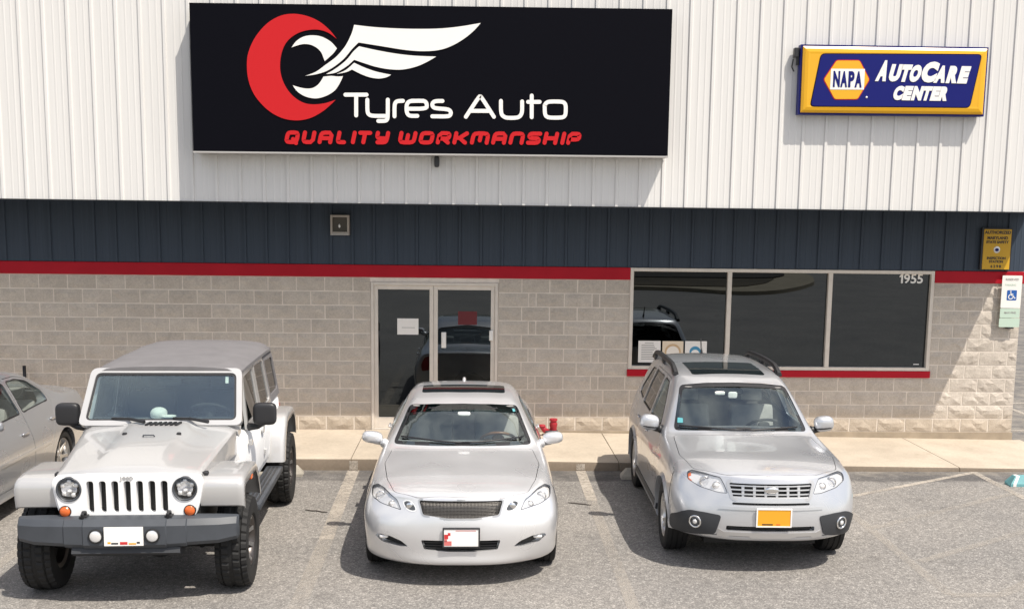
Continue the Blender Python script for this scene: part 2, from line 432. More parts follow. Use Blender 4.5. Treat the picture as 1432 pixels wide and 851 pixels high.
M['interior'] = mat('grey_interior', (.24, .23, .22), .8, var=(8, .15))
M['darkint'] = mat('dark_interior', (.035, .035, .036), .8)
M['leather'] = mat('grey_leather', (.34, .325, .31), .55, var=(10, .12))
M['wood'] = mat('wood_trim', (.20, .10, .05), .35)
M['fabric'] = mat('grey_canvas', (.15, .144, .148), .9, var=(5, .10), bump=(420, .35, .002))
M['plate'] = mat('plate_white', (.82, .80, .77), .45)
M['plateyellow'] = mat('plate_yellow', (.80, .36, .02), .45)
M['red'] = mat('signal_red', (.55, .03, .03), .5)
M['white'] = mat('white_plastic', (.8, .79, .76), .5)
M['sticker'] = mat('teal_sticker', (.10, .35, .38), .5)

# ------------------------------------------------------------------ shared car pieces
def superell(bm, c, s, e=2.6, n=16, m=10, rot=None):
    c = Vector(c); rows = []
    sg = lambda t, k: math.copysign(abs(t)**k, t)
    q = 2/e
    for i in range(m+1):
        ph = -pi/2+pi*i/m; row = []
        for k in range(n):
            th = 2*pi*k/n
            p = Vector((s[0]*sg(cos(ph), q)*sg(cos(th), q), s[1]*sg(cos(ph), q)*sg(sin(th), q), s[2]*sg(sin(ph), q)))
            if rot is not None: p = rot @ p
            row.append(c+p)
        rows.append(row)
    V = [[bm.verts.new(p) for p in r] for r in rows[1:-1]]
    a, b = bm.verts.new(rows[0][0]), bm.verts.new(rows[-1][0])
    for r0, r1 in zip(V, V[1:]):
        for k in range(n): bm.faces.new((r0[k], r0[(k+1) % n], r1[(k+1) % n], r1[k]))
    for k in range(n):
        bm.faces.new((V[0][(k+1) % n], V[0][k], a)); bm.faces.new((V[-1][k], V[-1][(k+1) % n], b))
def super_me(c, s, e=2.6, n=20, m=12, rot=None):
    bm = bmesh.new(); superell(bm, c, s, e, n, m, rot); me = bm_me(bm); smooth_by_angle(me, 50); return me
def tyre_me(R, wd, rr, blocks=0):
    h = wd/2
    if not blocks:
        g = .008
        half = [(h*.82, rr), (h*.98, rr+.018), (h, rr+(R-rr)*.45), (h*.97, R-.028), (h*.88, R-.008), (h*.60, R-.001), (h*.52, R), (h*.50, R-g), (h*.42, R-g), (h*.40, R), (h*.08, R), (h*.06, R-g)]
        prof = half+[(-x, r) for x, r in half[::-1]]
        bm = bmesh.new(); lathe_x(bm, prof, 56, True)
        me = bm_me(bm); smooth_by_angle(me, 40); return me
    bm = bmesh.new(); n = blocks*4; half = [(h*.78, rr), (h*.96, rr+.02), (h, rr+(R-rr)*.5), (h*.985, R-.05), (h*.95, R-.024), (h*.66, R-.006), (h*.60, R-.006), (h*.52, R), (h*.16, R), (h*.10, R)]
    prof = half+[(-x, r) for x, r in half[::-1]]
    m = len(prof); V = []
    for k in range(n):
        row = []
        for i, (x, r) in enumerate(prof):
            shoulder = i in (3, 4, 5, m-4, m-5, m-6); mid = 6 <= i <= m-7
            ph = k+(2 if (mid and i < m/2) else 0)+(1 if mid else 0)
            if (shoulder or mid) and ph % 4 == 0: r -= .013
            elif mid and i in (6, m-7): r -= .012
            elif mid and i in (9, m-10): r -= .010
            a = 2*pi*k/n+(x/h)*.03
            row.append(bm.verts.new((x, r*cos(a), r*sin(a))))
        V.append(row)
    for k in range(n):
        a, b = V[k], V[(k+1) % n]
        for i in range(m):
            j = (i+1) % m; bm.faces.new((a[i], a[j], b[j], b[i]))
    me = bm_me(bm); smooth_by_angle(me, 28); return me
def rim_me(rr, wd, spokes=5, twin=False, depth=.02, hubr=.07, wide=.05):
    """outer side +x"""
    bm = bmesh.new(); h = wd/2
    lathe_x(bm, [(h*.80, rr+.004), (h*.86, rr-.003), (h*.80, rr-.014), (h*.55, rr-.03), (-h*.7, rr-.035), (-h*.8, rr+.004), (-h*.75, rr+.004), (h*.5, rr+.004)], 56, True)
    x0 = h*.72-depth
    bm2 = bmesh.new()
    lathe_x(bm2, [(x0-.03, 0), (x0+.008, 0), (x0+.008, hubr*.55), (x0, hubr*.65), (x0-.005, hubr), (x0-.03, hubr)], 24)
    for k in range(spokes):
        a0 = 2*pi*k/spokes
        for da in ((-.16, .16) if twin else (0,)):
            ww = wide*.5 if twin else wide
            sec = []
            for t, (r, wq, x) in enumerate(((hubr*.7, ww*.9, x0-.004), ((hubr+rr)/2, ww*.75, x0+.004), (rr-.012, ww*1.0, h*.74))):
                a = a0+da*(.45+.55*t/2)
                u = Vector((0, cos(a), sin(a))); v = Vector((0, -sin(a), cos(a))); c = u*r
                sec.append([c+v*wq/2+Vector((x-.022, 0, 0)), c+v*wq/2*.8+Vector((x, 0, 0)), c-v*wq/2*.8+Vector((x, 0, 0)), c-v*wq/2+Vector((x-.022, 0, 0))])
            loft(bm2, sec)
    me2 = bpy.data.meshes.new('t'); bm2.to_mesh(me2); bm2.free(); bm.from_mesh(me2)
    me = bm_me(bm); smooth_by_angle(me, 35); return me
def brake_me(rr, wd):
    bm = bmesh.new(); h = wd/2
    lathe_x(bm, [(-h*.1, 0), (h*.1, 0), (h*.1, rr*.78), (-h*.0, rr*.8), (-h*.2, rr-.034), (-h*.25, 0)], 32)
    me = bm_me(bm); smooth_by_angle(me, 30); return me
def add_wheels(root, spots, R, wd, rr, rim_m, blocks=0, steer=0, **k):
    ty, ri, br = tyre_me(R, wd, rr, blocks), rim_me(rr, wd, **k), brake_me(rr, wd)
    for (x, y) in spots:
        wh = link('wheel', ri, rim_m, root, (x, y, R))
        wh.rotation_euler = (random.uniform(0, 6), 0, 0) if x > 0 else (random.uniform(0, 6), 0, pi)
        if x < 0: wh.rotation_euler = Matrix.Rotation(pi, 3, 'Z').to_euler(); wh.rotation_euler.x = random.uniform(0, 1)
        link('tyre', ty, M['tyre'], wh); link('brake_disc', br, M['brake'], wh)
def seat_parts(root, x, y, z, mt, wd=.50):
    bm = bmesh.new(); box(bm, x-wd/2, x+wd/2, y-.28, y+.25, z, z+.15, .05, 2)
    Rm = Matrix.Rotation(-.30, 3, 'X'); bx = bmesh.new(); box(bx, -wd/2, wd/2, -.07, .07, 0, .58, .055, 2); box(bx, -.13, .13, -.045, .045, .61, .80, .04, 2)
    for v in bx.verts: v.co = Rm @ v.co+Vector((x, y+.22, z+.10))
    t = bpy.data.meshes.new('t'); bx.to_mesh(t); bx.free(); bm.from_mesh(t)
    me = bm_me(bm); smooth_by_angle(me, 40); return link('seat', me, mt, root)
def steering(root, c, r, mt, tilt=.95):
    bm = bmesh.new(); R = Matrix.Rotation(tilt, 3, 'X'); c = Vector(c)
    ring = [c+R @ Vector((r*cos(a), 0, r*sin(a))) for a in [2*pi*i/28 for i in range(29)]]
    tube(bm, ring, .017, 8, False)
    for a in (0.1, pi-.1, -pi/2): tube(bm, [c, c+R @ Vector((r*cos(a), 0, r*sin(a)))], .014, 6)
    superell(bm, c, (.07, .03, .06), 3, 10, 6); tube(bm, [c, c+R @ Vector((0, -.3, 0))], .03, 8)
    me = bm_me(bm, smooth=True); return link('steering_wheel', me, mt, root)
def text_me(s, size, depth=.004, bold=0., shear=0., xs=1., align='CENTER'):
    cu = bpy.data.curves.new('t', 'FONT'); cu.body = s; cu.size = size; cu.extrude = depth/2; cu.offset = bold; cu.shear = shear
    cu.align_x = align; cu.align_y = 'CENTER'; cu.resolution_u = 4
    o = bpy.data.objects.new('t', cu); COL.objects.link(o); dg = bpy.context.evaluated_depsgraph_get(); dg.update()
    me = bpy.data.meshes.new_from_object(o.evaluated_get(dg)); bpy.data.objects.remove(o)
    me.transform(Matrix.Scale(xs, 4, (1, 0, 0))); me.transform(Matrix.Rotation(pi/2, 4, 'X'))
    me.materials.clear()
    return me
def letter_fit(ch, x0, x1, z0, z1, y, mt, parent, bold=.02, shear=0., t=.006):
    me = text_me(ch, 1.0, .01, bold)
    co = [v.co for v in me.vertices]; ax, bx = min(c.x for c in co), max(c.x for c in co); az, bz = min(c.z for c in co), max(c.z for c in co)
    ay, by = min(c.y for c in co), max(c.y for c in co); sh = shear*(z1-z0)
    for v in me.vertices:
        w = (v.co.z-az)/(bz-az); v.co = Vector((x0+(x1-x0-sh)*(v.co.x-ax)/(bx-ax)+sh*w, y+t*(v.co.y-ay)/(by-ay), z0+(z1-z0)*w))
    me.update(); return link('letter', me, mt, parent)
def mirror_pts(pts): return [(-u, v) for u, v in pts]
def clean(p):
    p = ccw(p); q = [p[0]]
    for v in p[1:]:
        if (Vector(v)-Vector(q[-1])).length > 1e-4: q.append(v)
    if (Vector(q[0])-Vector(q[-1])).length < 1e-4: q.pop()
    return q
def fascia_plate(root, x, z, y, wd, ht, mt, tilt=.0, marks=None, frame=None):
    bm = bmesh.new(); box(bm, -wd/2, wd/2, -.006, .004, -ht/2, ht/2)
    o = link('number_plate', bm_me(bm), mt, root, (x, y, z)); o.rotation_euler = (tilt, 0, 0)
    if frame is not None:
        b = bmesh.new(); t = .012
        for q in ((-wd/2-t, wd/2+t, ht/2, ht/2+t), (-wd/2-t, wd/2+t, -ht/2-t, -ht/2), (-wd/2-t, -wd/2, -ht/2, ht/2), (wd/2, wd/2+t, -ht/2, ht/2)): box(b, q[0], q[1], -.010, .006, q[2], q[3])
        link('plate_frame', bm_me(b), frame, o)
    for (nm, x0, x1, z0, z1, mm) in marks or ():
        b = bmesh.new(); box(b, x0, x1, -.0075, -.0055, z0, z1); link(nm, bm_me(b), mm, o)
    return o

def build_car(name, label, skin_me, pos, oh, spec, group=None):
    loc, a = root_at(pos, oh)
    root = thing(name, label, 'car', loc, a, group)
    sk = Skin(skin_me); P = spec['paint']
    # hollow cabin, wheel wells, glazing openings, lamp and grille recesses
    bm = bmesh.new(); rings = []
    for y, zf, xs, zb, tops in spec['cabin']:
        half = [(xs, zf), (xs, zb)]+tops
        ring = [(x, y, z) for x, z in half]+[(-x, y, z) for x, z in half[::-1] if x > 0]
        rings.append(ring)
    loft(bm, rings); body = boolean(skin_me, bm_me(bm), 'DIFFERENCE')
    R = spec['R']
    for y in spec['axles']:
        for s in (1, -1):
            ar = spec['arch']
            out = [(y+ar*cos(t), R+.0+ar*sin(t)) for t in [2*pi*i/40 for i in range(40)]]
            body = boolean(body, prism_me(out, 'X', .56*s, 1.3*s), 'DIFFERENCE')
    ws = round_poly(spec['ws'], .05); rw = round_poly(spec['rw'], .06)
    ymid = spec.get('ymid', 2.2)
    body = boolean(body, prism_me(ws, 'Y', .9, ymid+.05), 'DIFFERENCE')
    body = boolean(body, prism_me(rw, 'Y', spec['rwy'], 5.5), 'DIFFERENCE')
    wins = [round_poly(q, .045) for q in spec['wins']]
    for q in wins:
        for s in (1, -1): body = boolean(body, prism_me(q, 'X', .25*s, 1.3*s), 'DIFFERENCE')
    lamp = clean(round_poly(spec['lamp'], .02))
    for s in (1, -1):
        L = lamp if s > 0 else mirror_pts(lamp)
        body = boolean(body, prism_me(L, 'Y', -.5, spec['lampy']), 'DIFFERENCE')
    for q, yd in spec['recess']:
        body = boolean(body, prism_me(round_poly(q, .015), 'Y', -.5, yd), 'DIFFERENCE')
    # bonnet and doors cut free with a real gap
    pieces = []
    hood = clean(round_poly(spec['hood'], .06))
    H0 = boolean(body, prism_me(offset_poly(hood, -.003), 'Z', spec['hoodz'], 1.4), 'INTERSECT')
    body = boolean(body, prism_me(offset_poly(hood, .003), 'Z', spec['hoodz']-.004, 1.4), 'DIFFERENCE')
    pieces.append(('bonnet', H0, None))
    for di, d in enumerate(spec['doors']):
        q = clean(round_poly(d, .05))
        for s in (1, -1):
            D = boolean(body, prism_me(offset_poly(q, -.003), 'X', .5*s, 1.3*s), 'INTERSECT')
            body = boolean(body, prism_me(offset_poly(q, .003), 'X', .496*s, 1.31*s), 'DIFFERENCE')
            pieces.append(('door', D, (di, s)))
    sk.shade(body); bo = link('body', body, [P, M['seal']], root)
    body.materials.clear(); body.materials.append(P); body.materials.append(M['seal'])
    doors = {}
    for nm, me, key in pieces:
        sk.shade(me); me.materials.clear(); me.materials.append(P); me.materials.append(M['seal'])
        o = link(nm, me, None, root)
        if key: doors[key] = o
    # glass
    ws_o = clean(offset_poly(ws, .012))
    wso = link('windscreen', sk.patch(ws_o, 'Y', -1, -.006, .08), M['glass'], root)
    wcl = clean(offset_poly(ws, .004)); link('windscreen_border', sk.ring(wcl, offset_poly(wcl, -.035), 'Y', -1, -.004), M['black'], wso)
    if 'band' in spec: link('shade_band', sk.patch(spec['band'], 'Y', -1, -.003, .08), M['tintband'], wso)
    rwo = link('rear_window', sk.patch(clean(offset_poly(rw, .012)), 'Y', 1, -.006, .10), M['darkglass'] if spec.get('dark') else M['glass'], root)
    rcl = clean(offset_poly(rw, .004)); link('window_border', sk.ring(rcl, offset_poly(rcl, -.03), 'Y', 1, -.004), M['black'], rwo)
    for wi, q in enumerate(wins):
        for s in (1, -1):
            par = doors.get((wi, s), root)
            gm = M['darkglass'] if (spec.get('dark') and wi > 0) else M['glass']
            w0 = link('side_window', sk.patch(clean(offset_poly(q, .012)), 'X', s, -.008, .12), gm, par)
            if par is root:
                c = clean(offset_poly(q, .003)); link('window_trim', sk.ring(c, offset_poly(c, -.018), 'X', s, -.003), M['black'], w0)
            else:
                c = clean(offset_poly(q, .004)); link('window_trim', sk.ring(c, offset_poly(c, -.016), 'X', s, .001), M['black'], par)
    for (di, s), d in doors.items():
        hy, hz = spec['handles'][di]
        l2, n2 = sk.hit('X', s, hy, hz)
        bm = bmesh.new(); superell(bm, l2+n2*.014, (.014, .095, .016), 3.2, 12, 8); me = bm_me(bm, smooth=True)
        link('door_handle', me, P, d)
    # lamps
    for s in (1, -1):
        L = lamp if s > 0 else mirror_pts(lamp)
        h = link('headlight', sk.patch(L, 'Y', -1, -.015, .05), M['reflector'], root)
        link('lens', sk.patch(clean(offset_poly(L, -.002)), 'Y', -1, -.001, .05), M['lens'], h)
        cl = clean(offset_poly(L, -.001)); link('lamp_edge', sk.ring(cl, offset_poly(cl, -.006), 'Y', -1, -.003), M['bumper'], h)
        for (u, v, r, kind) in spec['bulbs']:
            l2, n2 = sk.hit('Y', -1, u*s, v); c = l2-n2*.018
            bm = bmesh.new(); ring = [c+Vector((r*cos(t), -.004, r*sin(t))) for t in [2*pi*i/20 for i in range(21)]]
            tube(bm, ring, r*.16, 6, False); link('lamp_ring', bm_me(bm, smooth=True), M['chrome'], h)
            link('projector', super_me(c, (r*.85, r*.7, r*.85), 2, 16, 10), M[kind], h)
        for q, mm in (spec.get('lampbits', ()) if s < 0 else ()):
            qq = q if s > 0 else mirror_pts(q)
            link('turn_signal', sk.patch(clean(qq), 'Y', -1, -.012, .05), M[mm], h)
    for s in (1, -1):
        for q in spec.get('seams', ()):
            bm = bmesh.new(); pts = [sk.hit('X', s, *v) for v in spline(q, 5)]; tube(bm, [l+n*.0005 for l, n in pts], .0028, 5); link('panel_seam', bm_me(bm, smooth=True), M['seal'], root)
    # seats, dash, wheel
    I = M['interior']
    if spec.get('seats', 1):
        for x, y in spec['seatpos']: seat_parts(root, x, y, spec['seatz'], M['leather'])
        bm = bmesh.new(); yb = spec['bench']; box(bm, -.62, .62, yb-.3, yb+.2, spec['seatz'], spec['seatz']+.16, .05, 2)
        bx = bmesh.new(); box(bx, -.62, .62, -.07, .07, 0, .55, .05, 2); Rm = Matrix.Rotation(-.35, 3, 'X')
        for sx in (-.35, .35): box(bx, sx-.12, sx+.12, -.04, .04, .55, .70, .035, 2)
        for v in bx.verts: v.co = Rm @ v.co+Vector((0, yb+.2, spec['seatz']+.1))
        t = bpy.data.meshes.new('t'); bx.to_mesh(t); bx.free(); bm.from_mesh(t); me = bm_me(bm); smooth_by_angle(me, 40); link('rear_seat', me, M['leather'], root)
        dy, dz = spec['dash']
        bm = bmesh.new(); loft(bm, [[(x, dy+.0+.06*abs(x), dz-.30), (x, dy-.16+.10*abs(x), dz-.03-.03*abs(x)), (x, dy+.10, dz+.015-.03*abs(x)), (x, dy+.24, dz-.02-.03*abs(x)), (x, dy+.30, dz-.12), (x, dy+.24, dz-.30)] for x in (-.72, -.5, -.2, 0, .2, .5, .72)])
        me = bm_me(bm); smooth_by_angle(me, 60); link('dashboard', me, M['darkint'], root)
        steering(root, spec['wheelpos'], .185, spec.get('wheelmat', M['darkint']))
        mx, my, mz = spec['rvm']; link('rear_view_mirror', super_me((mx, my, mz), (.12, .025, .035), 4), M['black'], root)
        for tx in (-.36, .36): 
            link('sun_visor', super_me((tx, my+.03, mz+.045), (.17, .06, .01), 4), M['interior'], root)
    # door mirrors
    for s in (1, -1):
        x, y, z, sx, sy, sz = spec['mirror']
        bm = bmesh.new(); superell(bm, (x*s, y, z), (sx, sy, sz), 2.7, 22, 14, Matrix.Rotation(-.12*s, 3, 'Y'))
        mo = link('door_mirror', bm_me(bm, smooth=True), P, root)
        bm = bmesh.new(); tube(bm, [((x-.02)*s, y+.01, z-sz*.55), ((x-sx*1.0)*s, y+.02, z-sz*.9), (spec['mirrorbase'][0]*s, spec['mirrorbase'][1], spec['mirrorbase'][2])], [.04, .038, .05], 10); link('mirror_arm', bm_me(bm, smooth=True), P if spec.get('armpaint') else M['black'], mo)
        bm = bmesh.new(); superell(bm, (x*s, y+sy*.55, z), (sx*.86, sy*.5, sz*.82), 3, 16, 8); link('mirror_glass', bm_me(bm, smooth=True), M['chrome'], mo)
        if spec.get('mirrorband'):
            bm = bmesh.new(); superell(bm, (x*s, y-.002, z-sz*.48), (sx*.93, sy*.98, sz*.22), 2.7, 20, 8, Matrix.Rotation(-.12*s, 3, 'Y')); link('mirror_lower', bm_me(bm, smooth=True), spec['mirrorband'], mo)
    # rear lamps
    for s in (1, -1):
        q = spec['tail'] if s > 0 else mirror_pts(spec['tail'])
        link('tail_light', sk.patch(clean(round_poly(q, .03)), 'Y', 1, .004, .06, .01), M['redlens'], root)
    # underbody and wheels
    bm = bmesh.new(); box(bm, -.54, .54, .45, spec['len']-.5, R*.55, R*.9)
    for y in spec['axles']: tube(bm, [(-.7, y, R), (.7, y, R)], .06, 8)
    link('underbody', bm_me(bm), M['seal'], root)
    tr = spec['track']/2
    add_wheels(root, [(x, y) for y in spec['axles'] for x in (tr, -tr)], R, spec['tw'], spec['rr'], M['alloy'], **spec['rim'])
    return root, sk

# ------------------------------------------------------------------ silver saloon
def scale_spec(sp, k):
    kx, ky, kz = k; S = dict(sp)
    XZ = lambda q: [(u*kx, v*kz) for u, v in q]; YZ = lambda q: [(u*ky, v*kz) for u, v in q]
    for n in ('ws', 'rw', 'lamp', 'tail'): S[n] = XZ(sp[n])
    if 'band' in sp: S['band'] = XZ(sp['band'])
    S['wins'] = [YZ(q) for q in sp['wins']]; S['doors'] = [YZ(q) for q in sp['doors']]
    S['hood'] = [(u*kx, v*ky) for u, v in sp['hood']]; S['hoodz'] = sp['hoodz']*kz
    S['recess'] = [(XZ(q), d*ky) for q, d in sp['recess']]
    S['cabin'] = [(y*ky, a*kz, b*kx, c*kz, XZ(t)) for y, a, b, c, t in sp['cabin']]
    S['handles'] = [(u*ky, v*kz) for u, v in sp['handles']]
    S['rwy'] = sp['rwy']*ky; S['seams'] = [YZ(q) for q in sp['seams']]; S['ymid'] = sp.get('ymid', 2.2)*ky; S['lampy'] = sp['lampy']*ky
    S['axles'] = [v*ky for v in sp['axles']]; S['len'] = sp['len']*ky
    S['dash'] = (sp['dash'][0]*ky, sp['dash'][1]*kz); S['seatpos'] = [(x*kx, y*ky) for x, y in sp['seatpos']]
    for n in ('wheelpos', 'rvm', 'mirrorbase'): S[n] = (sp[n][0]*kx, sp[n][1]*ky, sp[n][2]*kz)
    m = sp['mirror']; S['mirror'] = (m[0]*kx, m[1]*ky, m[2]*kz)+m[3:]
    return S
SED = dict(paint=M['sedan'], R=.327, arch=.365, axles=[.875, 3.725], track=1.555, tw=.235, rr=.232, len=4.83,
    rim=dict(spokes=10, wide=.04), 
    cabin=[(1.52, .30, .80, .86, [(.66, .885), (.36, .935), (0, .945)]), (1.85, .28, .82, .90, [(.59, 1.09), (.33, 1.215), (0, 1.235)]), (2.2, .28, .82, .91, [(.535, 1.285), (.32, 1.335), (0, 1.348)]),
           (2.75, .28, .82, .92, [(.535, 1.33), (.32, 1.382), (0, 1.392)]), (3.35, .28, .78, .91, [(.515, 1.283), (.31, 1.335), (0, 1.345)]), (3.75, .40, .70, .88, [(.55, 1.115), (.34, 1.16), (0, 1.17)]), (4.06, .5, .68, .86, [(.60, .93), (.36, .99), (0, .995)])],
    ws=[(.562, 1.318), (.30, 1.342), (0, 1.350), (-.30, 1.342), (-.562, 1.318), (-.705, 1.0), (-.40, 1.018), (0, 1.026), (.40, 1.018), (.705, 1.0)],
    band=[(.555, 1.315), (.30, 1.340), (0, 1.348), (-.30, 1.340), (-.555, 1.315), (-.580, 1.255), (-.26, 1.295), (0, 1.305), (.26, 1.295), (.580, 1.255)],
    rw=[(.50, 1.30), (0, 1.345), (-.50, 1.30), (-.62, 1.06), (0, 1.085), (.62, 1.06)], rwy=3.3,
    wins=[[(1.86, .985), (2.20, 1.235), (2.42, 1.315), (2.72, 1.335), (2.74, .995)], [(2.82, .995), (2.82, 1.335), (3.10, 1.325), (3.38, 1.27), (3.62, 1.12), (3.60, 1.01)]],
    doors=[[(1.62, .32), (1.58, .60), (1.62, .93), (1.80, .985), (2.18, 1.26), (2.42, 1.345), (2.77, 1.365), (2.78, .31)], [(2.785, .31), (2.775, 1.365), (3.12, 1.352), (3.42, 1.29), (3.68, 1.12), (3.66, .95), (3.42, .74), (3.30, .52), (3.26, .32)]],
    handles=[(2.62, .80), (3.46, .83)],
    lamp=[(.828, .810), (.768, .842), (.700, .838), (.645, .818), (.570, .775), (.527, .690), (.585, .700), (.72, .722), (.815, .755)], lampy=.62,
    bulbs=[(.735, .782, .042, 'lens'), (.625, .735, .030, 'reflector')],
    recess=[([(-.372, .788), (0, .792), (.372, .788), (.335, .665), (.12, .640), (-.12, .640), (-.335, .665)], .16), ([(-.352, .445), (.352, .445), (.325, .355), (.11, .342), (-.11, .342), (-.325, .355)], .16),
            ([(.468, .378), (.53, .425), (.635, .462), (.745, .470), (.772, .448), (.70, .395), (.54, .372)], .24), ([(-.468, .378), (-.53, .425), (-.635, .462), (-.745, .470), (-.772, .448), (-.70, .395), (-.54, .372)], .24)],
    hood=[(.70, 1.47), (.745, 1.02), (.685, .53), (.60, .235), (.385, .105), (0, .062), (-.385, .105), (-.60, .235), (-.685, .53), (-.745, 1.02), (-.70, 1.47), (-.40, 1.30), (0, 1.255), (.40, 1.30)], hoodz=.60,
    seatpos=[(-.37, 2.45), (.37, 2.45)], seatz=.42, bench=3.35, dash=(1.72, .98), wheelpos=(.37, 2.10, .93), rvm=(0, 2.02, 1.265),
    mirror=(.925, 1.72, 1.035, .105, .065, .062), mirrorbase=(.80, 1.70, .975), armpaint=1,
    tail=[(.48, .98), (.70, .93), (.76, .80), (.74, .70), (.58, .74), (.46, .84)])
SED['wheelmat'] = M['wood']; SED['seams'] = [[(.66, .800), (.60, .66), (.545, .50), (.535, .42)], [(4.02, .62), (4.20, .66), (4.45, .70), (4.60, .72)]]
def slats(root, sk, name, x0, x1, zs, h, off, mt, parent=None):
    bm = bmesh.new()
    for z in zs:
        xa = x0(z) if callable(x0) else x0; xb = x1(z) if callable(x1) else x1
        me = sk.patch([(xa, z-h/2), (xb, z-h/2), (xb, z+h/2), (xa, z+h/2)], 'Y', -1, off, .06, .012); bm.from_mesh(me)
    me = bm_me(bm); return link(name, me, mt, parent or root)
def build_sedan():
    root, sk = build_car('sedan', 'pale silver sedan parked nose out in front of the glass doors', sedan_skin(), SEDAN_POS, .875, SED, 'cars parked nose out at the kerb')
    g = [(-.372, .788), (0, .792), (.372, .788), (.335, .665), (.12, .640), (-.12, .640), (-.335, .665)]
    gm = mat('grille_mesh', (.20, .19, .18), .35, .7)
    back = link('grille', sk.patch(clean(offset_poly(round_poly(g, .015), -.001)), 'Y', -1, -.03, .05), M['seal'], root)
    bm = bmesh.new(); zs = [.648+.0125*i for i in range(12)]
    for i, z in enumerate(zs):
        hw = .325+(z-.66)*.30
        if z < .655: hw = .18
        pts = [sk.hit('Y', -1, hw*t/8, z) for t in range(-8, 9)]; tube(bm, [l-n*.014 for l, n in pts], .0028, 5)
    for k in range(-28, 29):
        x = k*.0125; zt = .785
        zb = .642 if abs(x) < .15 else .645+(abs(x)-.15)*.12
        if abs(x) > .325: zb = .66+(abs(x)-.33)*3
        if zb < zt-.02: tube(bm, [sk.hit('Y', -1, x, z)[0]-sk.hit('Y', -1, x, z)[1]*.012 for z in (zb, (zb+zt)/2, zt)], .0024, 4)
    link('grille_mesh', bm_me(bm, smooth=True), gm, back)
    cl = clean(round_poly(g, .02)); link('grille_surround', sk.ring(clean(offset_poly(cl, .014)), offset_poly(clean(offset_poly(cl, .014)), -.015), 'Y', -1, .002), M['alloy'], back)
    # lower intake with its bar, fog pockets with lamps
    it = [(-.352, .445), (.352, .445), (.325, .355), (.11, .342), (-.11, .342), (-.325, .355)]
    b = link('lower_intake', sk.patch(clean(offset_poly(round_poly(it, .015), -.001)), 'Y', -1, -.06, .06), M['seal'], root)
    slats(root, sk, 'intake_bar', -.325, .325, (.418, .392, .368), .010, -.02, M['black'], b)
    for s in (1, -1):
        q = [(.468, .378), (.53, .425), (.635, .462), (.745, .470), (.772, .448), (.70, .395), (.54, .372)]
        q = q if s > 0 else mirror_pts(q)
        b = link('fog_pocket', sk.patch(clean(offset_poly(round_poly(q, .012), -.001)), 'Y', -1, -.05, .05), M['seal'], root)
        l2, n2 = sk.hit('Y', -1, .70*s, .438); link('fog_lamp', super_me(l2-n2*.022, (.042, .02, .018), 2.4), M['reflector'], b)
        # the small inner oval lamp
        ov = [(.525, .757), (.49, .785), (.44, .782), (.395, .735), (.388, .695), (.43, .682), (.49, .700)]
        ov = ov if s > 0 else mirror_pts(ov); ov = clean(round_poly(ov, .03))
        o = link('inner_headlight', sk.patch(ov, 'Y', -1, .001, .04), M['lampdark'], root)
        cl = clean(ov); link('lamp_rim', sk.ring(cl, offset_poly(cl, -.012), 'Y', -1, .003), M['reflector'], o)
        l2, n2 = sk.hit('Y', -1, .452*s, .733); link('lamp_bowl', super_me(l2-n2*.004, (.038, .012, .034), 2, 20, 10), M['chrome'], o)
    l2, n2 = sk.hit('Y', -1, 0, .475)
    flagred = mat('pale_red', (.62, .16, .15), .5)
    sealbits = [('plate_flag', -.150, -.125, -.035, -.012, flagred), ('plate_seal', -.150, -.085, -.07, -.03, flagred), ('plate_seal', -.150, -.115, -.01, .03, M['red']), ('plate_text', -.05, .13, .062, .066, M['red']), ('plate_seal', -.118, -.095, .02, .045, M['red'])]
    p = fascia_plate(root, .004, .478, l2.y-.014, .305, .155, M['plate'], 0, sealbits, M['black'])
    # sunroof, wiper rest, antenna fin, stickers
    sr = round_poly([(-.445, 2.33), (0, 2.275), (.445, 2.33), (.445, 2.72), (-.445, 2.72)], .05)
    s0 = link('sunroof', sk.patch(clean(sr), 'Z', 1, .004, .08, .012), M['sunroof'], root)
    bm = bmesh.new()
    for x0, x1 in ((-.62, .02), (.0, .60)):
        pts = [sk.hit('Z', 1, x0+(x1-x0)*t/6, 1.36+.30*(abs(x0+(x1-x0)*t/6)/.7)**2) for t in range(7)]; tube(bm, [l+n*.012 for l, n in pts], .009, 6)
    link('wiper', bm_me(bm, smooth=True), M['black'], root)
    link('roof_antenna', super_me((0, 3.20, 1.415), (.022, .07, .035), 2, 14, 8), M['sedan'], root)
    st = link('sticker', sk.patch([(.512, 1.292), (.535, 1.29), (.545, 1.268), (.52, 1.268)], 'Y', -1, .001, 0), M['sticker'], root)
    l2, n2 = sk.hit('Y', -1, 0, 1.262); link('windscreen_tag', super_me((.01, l2.y+.03, 1.27), (.065, .012, .02), 4), M['white'], root)
    return root
